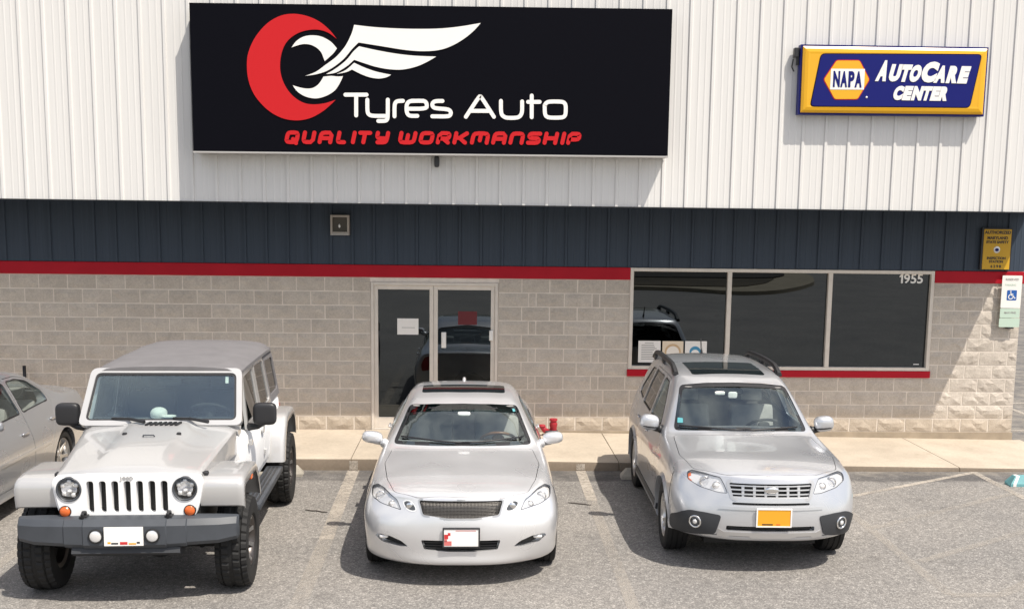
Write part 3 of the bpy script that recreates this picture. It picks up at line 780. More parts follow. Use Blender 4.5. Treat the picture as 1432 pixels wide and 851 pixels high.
WAG = dict(seams=[[(.52, .875), (.50, .74), (.52, .62), (.545, .54)]], paint=M['wagon'], R=.343, arch=.385, axles=[.91, 3.525], track=1.545, tw=.225, rr=.222, len=4.56, dark=1, ymid=2.22,
    rim=dict(spokes=5, twin=True, wide=.085),
    cabin=[(1.52, .32, .80, .94, [(.68, .98), (.38, 1.03), (0, 1.04)]), (1.85, .30, .82, .97, [(.615, 1.23), (.35, 1.335), (0, 1.345)]), (2.2, .30, .82, .98, [(.56, 1.47), (.34, 1.515), (0, 1.525)]),
           (2.8, .30, .82, .99, [(.56, 1.52), (.34, 1.565), (0, 1.575)]), (3.5, .32, .82, 1.0, [(.555, 1.52), (.34, 1.57), (0, 1.58)]), (4.0, .55, .80, 1.0, [(.54, 1.495), (.33, 1.535), (0, 1.545)]), (4.24, .6, .76, 1.02, [(.55, 1.33), (.33, 1.355), (0, 1.36)])],
    ws=[(.575, 1.492), (.30, 1.523), (0, 1.532), (-.30, 1.523), (-.575, 1.492), (-.705, 1.085), (-.40, 1.115), (0, 1.125), (.40, 1.115), (.705, 1.085)],
    rw=[(.50, 1.50), (0, 1.54), (-.50, 1.50), (-.63, 1.14), (0, 1.15), (.63, 1.14)], rwy=3.98,
    wins=[[(1.86, 1.07), (2.16, 1.33), (2.36, 1.48), (2.62, 1.495), (2.66, 1.07)], [(2.74, 1.07), (2.72, 1.497), (3.30, 1.497), (3.40, 1.28), (3.42, 1.08)], [(3.52, 1.09), (3.46, 1.30), (3.40, 1.49), (3.70, 1.475), (3.98, 1.20), (3.96, 1.12)]],
    doors=[[(1.62, .34), (1.58, .62), (1.62, 1.0), (1.80, 1.07), (2.12, 1.34), (2.34, 1.518), (2.66, 1.53), (2.70, .34)], [(2.705, .34), (2.665, 1.53), (3.34, 1.53), (3.46, 1.28), (3.48, .98), (3.30, .80), (3.14, .58), (3.10, .34)]],
    handles=[(2.54, .90), (3.30, .92)],
    lamp=[(.745, .418+.49), (.70, .930), (.60, .926), (.46, .905), (.425, .84), (.395, .765), (.48, .765), (.645, .800), (.745, .850)], lampy=.46,
    bulbs=[(.60, .855, .048, 'lens'), (.50, .83, .036, 'reflector')], lampbits=[([(.743, .90), (.712, .918), (.712, .838), (.743, .850)], 'amber')],
    recess=[([(-.385, .862), (.385, .862), (.350, .735), (-.350, .735)], .16), ([(-.36, .690), (.36, .690), (.36, .668), (-.36, .668)], .12), ([(-.412, .472), (.412, .472), (.412, .428), (-.412, .428)], .12)],
    hood=[(.715, 1.43), (.755, .75), (.685, .36), (.42, .150), (0, .085), (-.42, .150), (-.685, .36), (-.755, .75), (-.715, 1.43), (-.40, 1.27), (0, 1.225), (.40, 1.27)], hoodz=.66,
    seatpos=[(-.37, 2.35), (.37, 2.35)], seatz=.52, bench=3.15, dash=(1.70, 1.06), wheelpos=(.37, 2.06, 1.03), rvm=(0, 2.0, 1.43),
    mirror=(.935, 1.72, 1.135, .105, .075, .085), mirrorbase=(.80, 1.72, 1.06), mirrorband=M['black'],
    tail=[(.58, 1.06), (.72, 1.02), (.755, .86), (.73, .74), (.60, .76)])
def build_wagon():
    root, sk = build_car('station_wagon', 'silver station wagon with black roof rails and a yellow plate under the long window', wagon_skin(), WAGON_POS, .91, WAG, 'cars parked nose out at the kerb')
    g = [(-.385, .862), (.385, .862), (.350, .735), (-.350, .735)]
    back = link('grille', sk.patch(clean(offset_poly(round_poly(g, .015), -.001)), 'Y', -1, -.045, .06), M['seal'], root)
    edge = lambda z: .352+(z-.735)*.28
    gm = mat('grille_silver', (.55, .54, .53), .32, .7)
    for z, h in ((.842, .012), (.806, .013), (.768, .013), (.740, .012)):
        bm = bmesh.new(); bm.from_mesh(sk.patch([(-edge(z), z-h/2), (edge(z), z-h/2), (edge(z), z+h/2), (-edge(z), z+h/2)], 'Y', -1, -.010, .06, .02))
        link('grille_bar', bm_me(bm), gm, back)
    for k in (-3, -2, -1, 1, 2, 3):
        bm = bmesh.new()
        x = k*.105-.0525*(1 if k > 0 else -1)
        bm.from_mesh(sk.patch([(x-.011, .742), (x+.011, .742), (x+.014, .85), (x-.014, .85)], 'Y', -1, -.014, .06, .02))
        link('grille_upright', bm_me(bm), gm, back)
    cl = clean(round_poly(g, .02)); o2 = clean(offset_poly(cl, .030)); link('grille_surround', sk.ring(o2, offset_poly(o2, -.028), 'Y', -1, .004), gm, back)
    l2, n2 = sk.hit('Y', -1, 0, .806); link('grille_badge', super_me(l2+n2*.002, (.068, .008, .030), 2, 20, 8), M['chrome'], back)
    link('upper_slot', sk.patch([(-.358, .689), (.358, .689), (.358, .669), (-.358, .669)], 'Y', -1, -.05, .06), M['seal'], root)
    it = link('lower_intake', sk.patch([(-.41, .471), (.41, .471), (.41, .429), (-.41, .429)], 'Y', -1, -.05, .06), M['seal'], root)
    slats(root, sk, 'intake_bar', -.40, .40, (.45,), .008, -.02, M['black'], it)
    # dark lower cladding with fog lamps, bright centre apron
    for s in (1, -1):
        q = [(.862, .50), (.80, .56), (.735, .588), (.60, .582), (.455, .565), (.505, .385), (.70, .360), (.862, .345)]
        q = q if s > 0 else mirror_pts(q)
        c = link('bumper_cladding', sk.patch(clean(round_poly(q, .03)), 'Y', -1, .012, .03, .03), M['cladding'], root)
        l2, n2 = sk.hit('Y', -1, .682*s, .487)
        bm = bmesh.new(); ring = [l2+n2*.010+Vector((.060*cos(t), -.002+abs(cos(t)-s)*.0, .060*sin(t))) for t in [2*pi*i/28 for i in range(29)]]
        u = n2.cross(Vector((0, 0, 1))).normalized(); v = u.cross(n2)
        ring = [l2+n2*.012+(u*cos(t)+v*sin(t))*.054 for t in [2*pi*i/28 for i in range(29)]]
        tube(bm, ring, .009, 8, False); link('fog_bezel', bm_me(bm, smooth=True), M['chrome'], c)
        rot = n2.to_track_quat('Y', 'Z').to_matrix()
        link('fog_lamp', super_me(l2+n2*.004, (.048, .016, .048), 2, 20, 10, rot), M['lampdark'], c)
        link('fog_bulb', super_me(l2+n2*.018, (.022, .008, .022), 2, 16, 8, rot), M['reflector'], c)
        if s > 0:
            for z in (.47, .505, .54):
                link('cladding_rib', sk.patch([(.51, z), (.60, z+.004), (.60, z+.012), (.51, z+.010)], 'Y', -1, .010, .05, .008), M['cladding'], c)
    link('bumper_shadow_strip', sk.patch(clean(round_poly([(-.80, .378), (.80, .378), (.78, .322), (-.78, .322)], .02)), 'Y', -1, .004, .05, .02), M['seal'], root)  # black strip painted in for the shadow below the bumper
    ap = [(-.478, .44), (-.43, .415), (.43, .415), (.478, .44), (.490, .372), (.40, .362), (.38, .378), (.20, .378), (.18, .362), (-.18, .362), (-.20, .378), (-.38, .378), (-.40, .362), (-.490, .372)]
    link('bumper_apron', sk.patch(clean(ap), 'Y', -1, .006, .06, .02), gm, root)
    lip = [(-.47, .652), (.47, .652), (.486, .625), (-.486, .625)]
    link('bumper_lip', sk.patch(lip, 'Y', -1, .009, .05, .02), M['wagon'], root)
    l2, n2 = sk.hit('Y', -1, .02, .56)
    fascia_plate(root, .018, .562, l2.y-.016, .305, .152, M['plateyellow'], 0, [('plate_text', -.11, -.01, -.068, -.056, M['black']), ('plate_text', .02, .06, -.066, -.058, M['red'])], M['plate'])
    # sunroof, rails, antenna, wipers, mouldings, stickers
    sr = round_poly([(-.405, 2.24), (.405, 2.24), (.405, 3.02), (-.405, 3.02)], .05)
    cs = clean(sr); s0 = link('sunroof', sk.patch(cs, 'Z', 1, .003, .08, .012), M['sunroof'], root)
    for s in (1, -1):
        path = []
        for i in range(15):
            t = i/14; y = 2.30+1.80*t; l2, n2 = sk.hit('Z', 1, (.565-.015*abs(t-.5))*s, y); e = min(t, 1-t)
            path.append(Vector((l2.x, y, l2.z))+Vector((.02*s, 0, .012+.052*min(1, e*9))))
        bm = bmesh.new(); loft(bm, [[p+Vector((dx, 0, dz)) for dx, dz in ((-.026, -.022), (.026, -.022), (.030, .0), (.018, .022), (-.018, .022), (-.030, .0))] for p in path])
        for i in (1, 7, 13):
            p = path[i]; box(bm, p.x-.02, p.x+.02, p.y-.07, p.y+.07, p.z-.085, p.z-.005, .008)
        me = bm_me(bm); smooth_by_angle(me, 40); link('roof_rail', me, M['black'], root)
    bm = bmesh.new(); tube(bm, [(.0, 4.0, 1.60), (.0, 4.03, 1.66), (.0, 4.10, 1.78)], [.018, .010, .006], 8); link('roof_antenna', bm_me(bm, smooth=True), M['black'], root)
    bm = bmesh.new()
    for x0, x1 in ((-.64, .0), (-.02, .58)):
        pts = [sk.hit('Z', 1, x0+(x1-x0)*t/6, 1.31+.26*(abs(x0+(x1-x0)*t/6)/.7)**2) for t in range(7)]; tube(bm, [l+n*.015 for l, n in pts], .010, 6)
    link('wiper', bm_me(bm, smooth=True), M['black'], root)
    for s in (1, -1):
        bm = bmesh.new(); bm.from_mesh(sk.patch([(1.28, .30), (3.12, .30), (3.12, .36), (1.28, .36)], 'X', s, .008, .2, .02)); link('sill_cladding', bm_me(bm), M['cladding'], root)
        # flared lip round each arch
        for y in WAG['axles']:
            A = [(y+.392*cos(t), .343+.392*sin(t)) for t in [pi*(-.02+1.04*i/24) for i in range(25)]]; B = [(y+.425*cos(t), .343+.425*sin(t)) for t in [pi*(-.02+1.04*i/24) for i in range(25)]]
            bm = bmesh.new(); va = []; vb = []
            for (a, b) in zip(A, B):
                la, na = sk.hit('X', s, *a); lb, nb = sk.hit('X', s, *b)
                va.append((bm.verts.new(la+Vector((.020*s, 0, 0))), bm.verts.new(la-Vector((.03*s, 0, 0))))); vb.append(bm.verts.new(lb+Vector((.001*s, 0, 0))))
            for i in range(len(A)-1):
                bm.faces.new((va[i][0], va[i+1][0], vb[i+1], vb[i])); bm.faces.new((va[i][1], va[i+1][1], va[i+1][0], va[i][0]))
            me = bm_me(bm); smooth_by_angle(me, 50); link('wheel_arch_lip', me, M['wagon'], root)
    link('sticker', sk.patch([(-.655, 1.155), (-.60, 1.16), (-.595, 1.20), (-.645, 1.20)], 'Y', -1, .001, 0), M['sticker'], root)
    l2, n2 = sk.hit('Y', -1, 0, 1.44); link('windscreen_tag', super_me((-.17, l2.y+.035, 1.435), (.055, .012, .02), 4), M['white'], root); link('toll_tag', super_me((-.03, l2.y+.04, 1.415), (.05, .012, .035), 4), M['plate'], root)
    return root
LEFTK = (1.012, 1.02, 1.035)
def build_left_sedan():
    sp = scale_spec(SED, LEFTK); sp['paint'] = M['left']; sp['rim'] = dict(spokes=7, wide=.055); sp['wheelmat'] = M['darkint']
    sp.pop('band'); sp['recess'] = sp['recess'][:2]; sp['lampy'] *= 1.05
    sp['tail'] = [(.50, .99), (.72, .96), (.78, .86), (.74, .74), (.55, .76)]
    root, sk = build_car('sedan', 'grey silver sedan cut off by the left edge beside the white off-roader', sedan_skin(LEFTK), LEFT_POS, .875*1.02, sp, 'cars parked nose out at the kerb')
    for q, nm in (([(-.352, .461), (.352, .461), (.325, .367), (-.325, .367)], 'lower_intake'), ([(-.37, .815), (.37, .815), (.335, .688), (-.335, .688)], 'grille')):
        b = link(nm, sk.patch(clean(round_poly(q, .015)), 'Y', -1, -.04, .06), M['seal'], root)
        slats(root, sk, nm+'_bar', -.31, .31, (q[0][1]-.03, q[0][1]-.06, q[0][1]-.09), .012, -.02, M['chrome'], b)
    for s in (1, -1):
        link('door_moulding', sk.patch([(1.72, .60), (3.30, .60), (3.30, .635), (1.72, .635)], 'X', s, .006, .2, .012), M['left'], root)
    return root
# ------------------------------------------------------------------ white off-roader with a canvas top (built from plates, lofts and swept flares)
def ring_plate(bm, outer, inner, f):
    """frame between two outlines with equal counts; f(u,v,w) places a point, w = 0 outside, 1 inside"""
    n = len(outer)
    A = [[bm.verts.new(f(u, v, w)) for u, v in p] for p, w in ((outer, 0), (inner, 0), (inner, 1), (outer, 1))]
    for q in range(4):
        a, b = A[q], A[(q+1) % 4]
        for i in range(n):
            j = (i+1) % n; bm.faces.new((a[i], a[j], b[j], b[i]))
def solid_plate(bm, outline, f):
    n = len(outline)
    A = [bm.verts.new(f(u, v, 0)) for u, v in outline]; B = [bm.verts.new(f(u, v, 1)) for u, v in outline]
    bm.faces.new(A); bm.faces.new(B[::-1])
    for i in range(n):
        j = (i+1) % n; bm.faces.new((A[i], A[j], B[j], B[i]))
def resample(p, n):
    p = [Vector(q) for q in p]; L = [0]
    for a, b in zip(p, p[1:]+p[:1]): L.append(L[-1]+(b-a).length)
    out = []
    for k in range(n):
        d = L[-1]*k/n; i = max(j for j in range(len(p)) if L[j] <= d+1e-9)
        t = (d-L[i])/max(1e-9, L[i+1]-L[i]); out.append(tuple(p[i].lerp(p[(i+1) % len(p)], t)))
    return out
def frame_pts(outer, d, r_o, r_i):
    """rounded outer and matching inner outline"""
    o = round_poly(ccw(outer), r_o, 5); i = round_poly(offset_poly(outer, -d), r_i, 5)
    return o, i
def build_jeep():
    oh = .62; loc, a = root_at(JEEP_POS, oh)
    root = thing('off_road_vehicle', 'white boxy off-roader with a grey canvas top and a slotted upright grille', 'car', loc, a, 'cars parked nose out at the kerb')
    P = M['jeep']; K = M['black']
    def part(nm, bm, mt, par=None, ang=35):
        me = bm_me(bm); smooth_by_angle(me, ang); return link(nm, me, mt, par or root)
    R = .408; y1 = oh; y2 = oh+2.946
    # tub
    half = [(.70, .58), (.750, .61), (.775, .70), (.785, .95), (.772, 1.14), (.745, 1.195)]
    bm = bmesh.new(); rings = []
    for y, k in ((1.36, .925), (1.48, .945), (1.95, 1.0), (3.2, 1.0), (3.9, .985), (4.0, .965)):
        rings.append([(x*k, y, z) for x, z in half]+[(-x*k, y, z) for x, z in half[::-1]])
    loft(bm, rings); tub = bm_me(bm)
    tub = boolean(tub, box_me(-.68, .68, 1.52, 3.92, .66, 1.5), 'DIFFERENCE')
    for s in (1, -1):
        out = [(y2+.50*cos(t), R+.08+.50*sin(t)) for t in [2*pi*i/40 for i in range(40)]]
        tub = boolean(tub, prism_me(out, 'X', .55*s, 1.2*s), 'DIFFERENCE')
    doors = [[(1.64, .66), (1.62, 1.30), (2.52, 1.30), (2.52, .66)], [(2.55, .66), (2.55, 1.30), (3.26, 1.30), (3.26, 1.02), (3.06, .84), (2.98, .66)]]
    dm = []
    for d in doors:
        q = clean(round_poly(d, .05))
        for s in (1, -1):
            D = boolean(tub, prism_me(offset_poly(q, -.004), 'X', .5*s, 1.2*s), 'INTERSECT'); D.transform(Matrix.Translation((.004*s, 0, 0)))
            tub = boolean(tub, prism_me(offset_poly(q, .004), 'X', .49*s, 1.21*s), 'DIFFERENCE'); dm.append((D, s))
    smooth_by_angle(tub, 30); link('tub', tub, P, root)
    dobj = []
    for D, s in dm: smooth_by_angle(D, 30); dobj.append((link('door', D, P, root), s))
    tilt = lambda z: .752-max(0, z-1.19)*.155
    wf = [[(1.66, 1.20), (1.86, 1.735), (2.515, 1.755), (2.52, 1.20)], [(2.56, 1.20), (2.55, 1.755), (3.20, 1.745), (3.29, 1.20)]]
    for i, (do, s) in enumerate(dobj):
        o, n = frame_pts(wf[i//2], .052, .03, .04)
        bm = bmesh.new(); ring_plate(bm, o, n, lambda u, v, w: Vector(((tilt(v)+.012-.03*w)*s, u, v))); part('window_frame', bm, P, do)
        bm = bmesh.new(); solid_plate(bm, offset_poly(n, .008), lambda u, v, w: Vector(((tilt(v)-.002-.006*w)*s, u, v))); part('side_window', bm, M['darkglass'], do)
        yy, zz = ((2.40, 1.06), (3.12, 1.07))[i//2]
        bm = bmesh.new(); superell(bm, (.800*s, yy, zz), (.016, .075, .022), 3.5, 12, 8); part('door_handle', bm, P, do)
        for zz in (.80, 1.08):
            bm = bmesh.new(); box(bm, *sorted((.775*s, .802*s)), wf[i//2][0][0]-.03, wf[i//2][0][0]+.03, zz-.03, zz+.03, .006); part('hinge', bm, P, do)
    # bonnet
    bm = bmesh.new(); rings = []
    for t in [0, .015, .04, .08, .14, .22, .32, .44, .56, .68, .8, .9, 1.0]:
        y = .185+t*1.185; zc = 1.145+.17*t**.9; xe = .595+.105*t; dr = .022*(1-min(1, t*14))**2; bl = .026*min(1, max(0, (t-.06)*5))
        h = [(0, zc+bl), (.12, zc+bl-.001), (.20, zc+bl-.003), (.255, zc+bl*.9-.006), (.30, zc+bl*.3-.010), (.34, zc-.014), (.44, zc-.022), (xe-.14, zc-.030), (xe-.06, zc-.040), (xe-.022, zc-.048), (xe-.006, zc-.062), (xe, zc-.050-.085*min(1, .3+t*8)), (xe+.002, 1.085-.055*min(1, t*8))]
        h = [(x, z-dr) for x, z in h]
        rings.append([(x, y, z) for x, z in h]+[(-x, y, z) for x, z in h[:0:-1]])
    loft(bm, rings); hood = part('bonnet', bm, P, None, 34)
    # cowl with vent slots
    bm = bmesh.new(); loft(bm, [[(x, 1.375, 1.24), (x, 1.375, zt), (x, 1.42, zt+.012), (x, 1.56, zt+.02), (x, 1.56, 1.1)] for x, zt in ((-.712, 1.24), (-.62, 1.292), (-.3, 1.318), (0, 1.326), (.3, 1.318), (.62, 1.292), (.712, 1.24))]); cowl = part('cowl', bm, P, None, 40)
    for k in range(7):
        bm = bmesh.new(); x = .015+k*.045-.10
        loft(bm, [[(x+dx+sh, y, z) for dx, z in ((-.011, zz-.02), (.011, zz-.02), (.011, zz), (-.011, zz))] for y, zz, sh in ((1.24, 1.340, -.015), (1.32, 1.350, .015))]); part('vent_slot', bm, K, hood)
    for x in (-.235, .245):
        bm = bmesh.new(); superell(bm, (x, 1.02, 1.285), (.022, .025, .02), 3, 10, 6); part('washer_nozzle', bm, K, hood)
    bm = bmesh.new(); tube(bm, [(-.05, .93, 1.285), (-.045, .91, 1.30), (.045, .91, 1.30), (.05, .93, 1.285)], .007, 6); part('bonnet_loop', bm, M['bumper'], hood)
    for s in (1, -1):
        bm = bmesh.new(); box(bm, *sorted((.58*s, .635*s)), .30, .36, 1.02, 1.10, .01); box(bm, *sorted((.575*s, .605*s)), .27, .42, 1.085, 1.105, .006); part('bonnet_latch', bm, K)
    # grille: slots, lamps
    go = [(-.50, .732), (.50, .732), (.555, .765), (.585, .86), (.605, .97), (.612, 1.05), (.590, 1.098), (.30, 1.118), (-.30, 1.118), (-.590, 1.098), (-.612, 1.05), (-.605, .97), (-.585, .86), (-.555, .765)]
    gm = prism_me(round_poly(go, .03), 'Y', .145, .23)
    bmx = bmesh.new(); bmx.from_mesh(gm); bmesh.ops.bevel(bmx, geom=[e for e in bmx.edges if all(v.co.y < .15 for v in e.verts)], offset=.022, segments=3, affect='EDGES'); gm = bm_me(bmx)
    for k in range(-3, 4):
        q = round_poly([(k*.1005-.029, .788), (k*.1005+.029, .788), (k*.1005+.029, 1.062), (k*.1005-.029, 1.062)], .027)
        gm = boolean(gm, prism_me(q, 'Y', .05, .4), 'DIFFERENCE')
    circ = lambda x, z, r, n=36: [(x+r*cos(2*pi*i/n), z+r*sin(2*pi*i/n)) for i in range(n)]
    for s in (1, -1):
        gm = boolean(gm, prism_me(circ(.472*s, .993, .103), 'Y', .05, .4), 'DIFFERENCE')
    smooth_by_angle(gm, 30); gr = link('grille', gm, P, root)
    me = text_me('Jeep', .062, .004, .001); link('emblem', me, P, gr, (0, .143, 1.090))
    bm = bmesh.new(); box(bm, -.40, .40, .222, .26, .76, 1.09); part('radiator', bm, M['seal'], gr)
    ly = lambda prof, c, mt, nm, par: None
    for s in (1, -1):
        c = Matrix.Translation((.472*s, 0, .993)) @ Matrix.Rotation(-pi/2, 4, 'Z')
        def lat(nm, prof, mt, par, cc=c, n=40):
            b = bmesh.new(); lathe_x(b, prof, n); b.transform(cc); me = bm_me(b); smooth_by_angle(me, 45); return link(nm, me, mt, par)
        # local x of the lathe points forward (-y) after the turn: x = -y
        hl = lat('headlight', [(-.20, .0), (-.20, .06), (-.165, .094), (-.150, .101), (-.140, .104), (-.134, .099), (-.140, .093), (-.150, .088)], M['lampdark'], root)
        lat('lamp_bezel', [(-.150, .088), (-.138, .090), (-.133, .096), (-.136, .102), (-.15, .104)], M['bumper'], hl)
        lat('lamp_bowl', [(-.20, .0), (-.185, .035), (-.165, .058), (-.158, .064)], M['chrome'], hl)
        link('bulb', super_me((.472*s, .165, .975), (.020, .03, .016), 2, 12, 8), M['reflector'], hl)
        for ang in (.5, 1.6, 2.7, 3.9, 5.2):
            link('lamp_segment', super_me((.472*s+.062*cos(ang), .168, .993+.062*sin(ang)), (.020, .012, .020), 2.5, 12, 8), M['reflector'], hl)
        lat('lens', [(-.125, .0), (-.127, .04), (-.133, .075), (-.142, .094)], M['lens'], hl)
        c2 = Matrix.Translation((.508*s, 0, .806)) @ Matrix.Rotation(-pi/2, 4, 'Z')
        mk = lat('marker_light', [(-.17, .044), (-.138, .044), (-.132, .040), (-.130, .036), (-.122, .020), (-.120, 0)], M['amber'], root, c2, 28)
        lat('lamp_rim', [(-.16, .050), (-.138, .050), (-.134, .045), (-.138, .043)], M['seal'], mk, c2, 28)
    # swept wings over the wheels
    def flare(path, x0, x1, s, nm, close_front):
        bm = bmesh.new(); P0 = spline(path, 4)
        n = len(P0); rings = []
        cx = sum(p[0] for p in P0)/n; cz = .60
        for x, d in ((x0, 0), (x1-.055, 0), (x1-.022, .007), (x1-.004, .024), (x1, .045), (x1, .07)):
            ring = []
            for (u, v) in P0:
                w = Vector((cx-u, cz-v)).normalized()
                ring.append((x*s, u+w.x*d, v+w.y*d))
            inner = []
            for (u, v) in P0:
                w = Vector((cx-u, cz-v)).normalized(); dd = max(d, 0)+.028
                inner.append(((x-.0)*s, u+w.x*dd, v+w.y*dd))
            rings.append(ring+inner[::-1])
        loft(bm, rings); return part(nm, bm, P, None, 42)
    for s in (1, -1):
        flare([(.222, .828), (.210, .90), (.209, .965), (.220, 1.016), (.252, 1.050), (.32, 1.070), (.50, 1.082), (.82, 1.074), (.95, 1.052), (1.05, .985), (1.16, .84), (1.23, .70)], .585, .945, s, 'front_wing', True)
        flare([(2.93, .60), (2.97, .74), (3.04, .90), (3.15, 1.02), (3.31, 1.085), (3.75, 1.085), (3.92, 1.04), (4.02, .95), (4.08, .82), (4.11, .72)], .72, .945, s, 'rear_wing', False)
        bm = bmesh.new(); box(bm, *sorted((.905*s, .951*s)), .62, .70, 0.955, .995, .008); part('side_marker', bm, M['amber'])
        # running board, wheel-house liner
        bm = bmesh.new(); box(bm, *sorted((.74*s, .92*s)), 1.30, 2.98, .49, .555, .02, 2); part('running_board', bm, M['bumper'])
        bm = bmesh.new()
        for k in range(3): box(bm, *sorted(((.78+.04*k)*s, (.80+.04*k)*s)), 1.4, 2.9, .555, .560)
        part('tread_strip', bm, K)
        bm = bmesh.new(); superell(bm, (.925*s, 1.66, 1.362), (.112, .05, .108), 4.5, 24, 14); mo = part('door_mirror', bm, K, None, 50)
        bm = bmesh.new(); tube(bm, [(.925*s, 1.67, 1.29), (.85*s, 1.68, 1.235), (.76*s, 1.70, 1.225)], [.035, .03, .04], 8); part('mirror_arm', bm, K, mo)
        bm = bmesh.new(); superell(bm, (.925*s, 1.705, 1.362), (.095, .01, .085), 4, 16, 8); part('mirror_glass', bm, M['chrome'], mo)
    bm = bmesh.new(); box(bm, -.575, .575, .24, 1.34, .56, 1.02); part('engine_bay', bm, M['seal'])
    bm = bmesh.new(); box(bm, -.44, .44, .15, 4.05, .46, .60); 
    for y in (y1, y2):
        tube(bm, [(-.75, y, R), (.75, y, R)], .055, 10); superell(bm, (.15, y, R), (.14, .15, .14), 2.2, 14, 10)
    for s in (-1, 1):
        tube(bm, [(.35*s, y1+.25, .55), (.52*s, y1-.05, .38)], .03, 8); box(bm, *sorted((.40*s, .48*s)), .10, 4.05, .50, .60)
    part('chassis', bm, M['seal'])
    # front bumper
    bm = bmesh.new()
    def bring(x, yf, zb, zt, yb=.20): return [(x, yf+.03, zb), (x, yf, zb+.035), (x, yf, zt-.06), (x, yf+.035, zt-.01), (x, yf+.07, zt), (x, yb, zt), (x, yb, zb)]
    sec = [(-.905, .155, .575, .745), (-.89, .125, .555, .757), (-.75, .065, .538, .762), (-.50, .035, .530, .765), (-.492, .022, .526, .768), (-.34, .010, .522, .770), (-.332, .0, .520, .772)]
    loft(bm, [bring(*q) for q in sec]+[bring(-q[0], *q[1:]) for q in sec[::-1]]); bp = part('front_bumper', bm, M['bumper'], None, 28)
    bm = bmesh.new(); loft(bm, [[(x, .05, .52), (x, .03, .475), (x, .10, .435), (x, .25, .435), (x, .25, .52)] for x in (-.44, -.38, .38, .44)]); part('bumper_valance', bm, M['cladding'], bp, 30)
    for s in (1, -1):
        c2 = Matrix.Translation((.228*s, 0, .632)) @ Matrix.Rotation(-pi/2, 4, 'Z')
        b = bmesh.new(); lathe_x(b, [(-.03, .060), (.012, .060), (.016, .052), (.008, .047), (.006, .047)], 32); b.transform(c2); f = part('fog_lamp', b, M['seal'], bp)
        b = bmesh.new(); lathe_x(b, [(.0, .049), (.010, .047), (.016, .03), (.018, 0)], 28); b.transform(c2); part('lens', b, M['reflector'], f)
        bm = bmesh.new(); tube(bm, [(.345*s, .06, .77), (.345*s, .045, .80), (.345*s, .08, .815), (.345*s, .14, .80), (.345*s, .15, .77)], .013, 8); box(bm, *sorted((.315*s, .375*s)), .06, .16, .768, .782); part('tow_hook', bm, K, bp)
    fl = [('plate_badge', -.03, .03, -.068, -.045, M['red']), ('plate_badge', .04, .10, -.068, -.055, M['plateyellow']), ('plate_badge', -.10, -.045, -.065, -.052, M['black']), ('plate_badge', -.13, -.105, -.06, -.045, M['plateyellow']), ('plate_badge', .105, .13, -.06, -.045, M['black'])]
    fascia_plate(root, 0, .632, -.012, .315, .158, M['plate'], 0, fl)
    # windscreen and its frame, tilted back
    b0, b1 = Vector((0, 1.37, 1.305)), Vector((0, 1.735, 1.797)); ud = (b1-b0); H = ud.length; ud.normalize(); nd = Vector((0, -ud.z, ud.y))
    wpt = lambda u, v, w: b0+Vector((u, 0, 0))+ud*v-nd*(.05*w-.0)
    o, i = frame_pts([(-.752, 0), (.752, 0), (.705, H), (-.705, H)], .052, .07, .06)
    bm = bmesh.new(); ring_plate(bm, o, i, wpt); wf_ = part('windscreen_frame', bm, P, None, 40)
    bm = bmesh.new(); solid_plate(bm, offset_poly(i, .006), lambda u, v, w: b0+Vector((u, 0, 0))+ud*v-nd*(.016+.006*w)); ws = part('windscreen', bm, M['glass'])
    bi = offset_poly(i, -.022)
    bm = bmesh.new(); ring_plate(bm, clean(i), offset_poly(clean(i), -.020), lambda u, v, w: b0+Vector((u, 0, 0))+ud*v-nd*(.010+.004*w)); part('windscreen_border', bm, K, ws)
    for x0, x1 in ((-.30, -.12), (.26, .46)):
        bm = bmesh.new(); tube(bm, [b0+Vector((x0-.15, 0, 0))+ud*.07-nd*-.01, b0+Vector((x0, 0, 0))+ud*.06+nd*.02], .010, 6); tube(bm, [b0+Vector((x0, 0, 0))+ud*.06+nd*.02, (x1, 1.27, 1.355)], [.014, .018], 6); part('wiper', bm, K)
    bm = bmesh.new(); solid_plate(bm, [(.555, H-.15), (.585, H-.15), (.58, H-.075), (.55, H-.075)], lambda u, v, w: b0+Vector((u, 0, 0))+ud*v-nd*(.030+.003*w)); part('toll_tag', bm, M['white'], ws)
    bm = bmesh.new(); superell(bm, (0, 1.80, 1.655), (.12, .02, .035), 4, 16, 8); part('rear_view_mirror', bm, K)
    # canvas top
    F = M['fabric']
    bm = bmesh.new(); rings = []
    for y, zt, xe, ze in ((1.715, 1.795, .672, 1.735), (1.76, 1.808, .680, 1.745), (2.1, 1.838, .688, 1.758), (2.52, 1.842, .692, 1.760), (2.58, 1.847, .692, 1.761), (2.64, 1.842, .692, 1.760), (3.25, 1.842, .690, 1.752), (3.31, 1.848, .690, 1.752), (3.37, 1.842, .690, 1.752), (3.78, 1.828, .685, 1.735), (3.88, 1.795, .672, 1.700), (3.93, 1.74, .665, 1.66)):
        zt += .018; ze += .015; xe += .012
        h = [(0, zt), (.25, zt-.002), (.45, zt-.010), (.57, zt-.026), (.635, zt-.050), (xe, ze), (xe, ze-.03), (xe-.03, ze-.03), (.60, zt-.075), (.30, zt-.045), (0, zt-.04)]
        rings.append([(x, y, z) for x, z in h]+[(-x, y, z) for x, z in h[-2:0:-1]])
    loft(bm, rings); top = part('canvas_top', bm, F, None, 50)
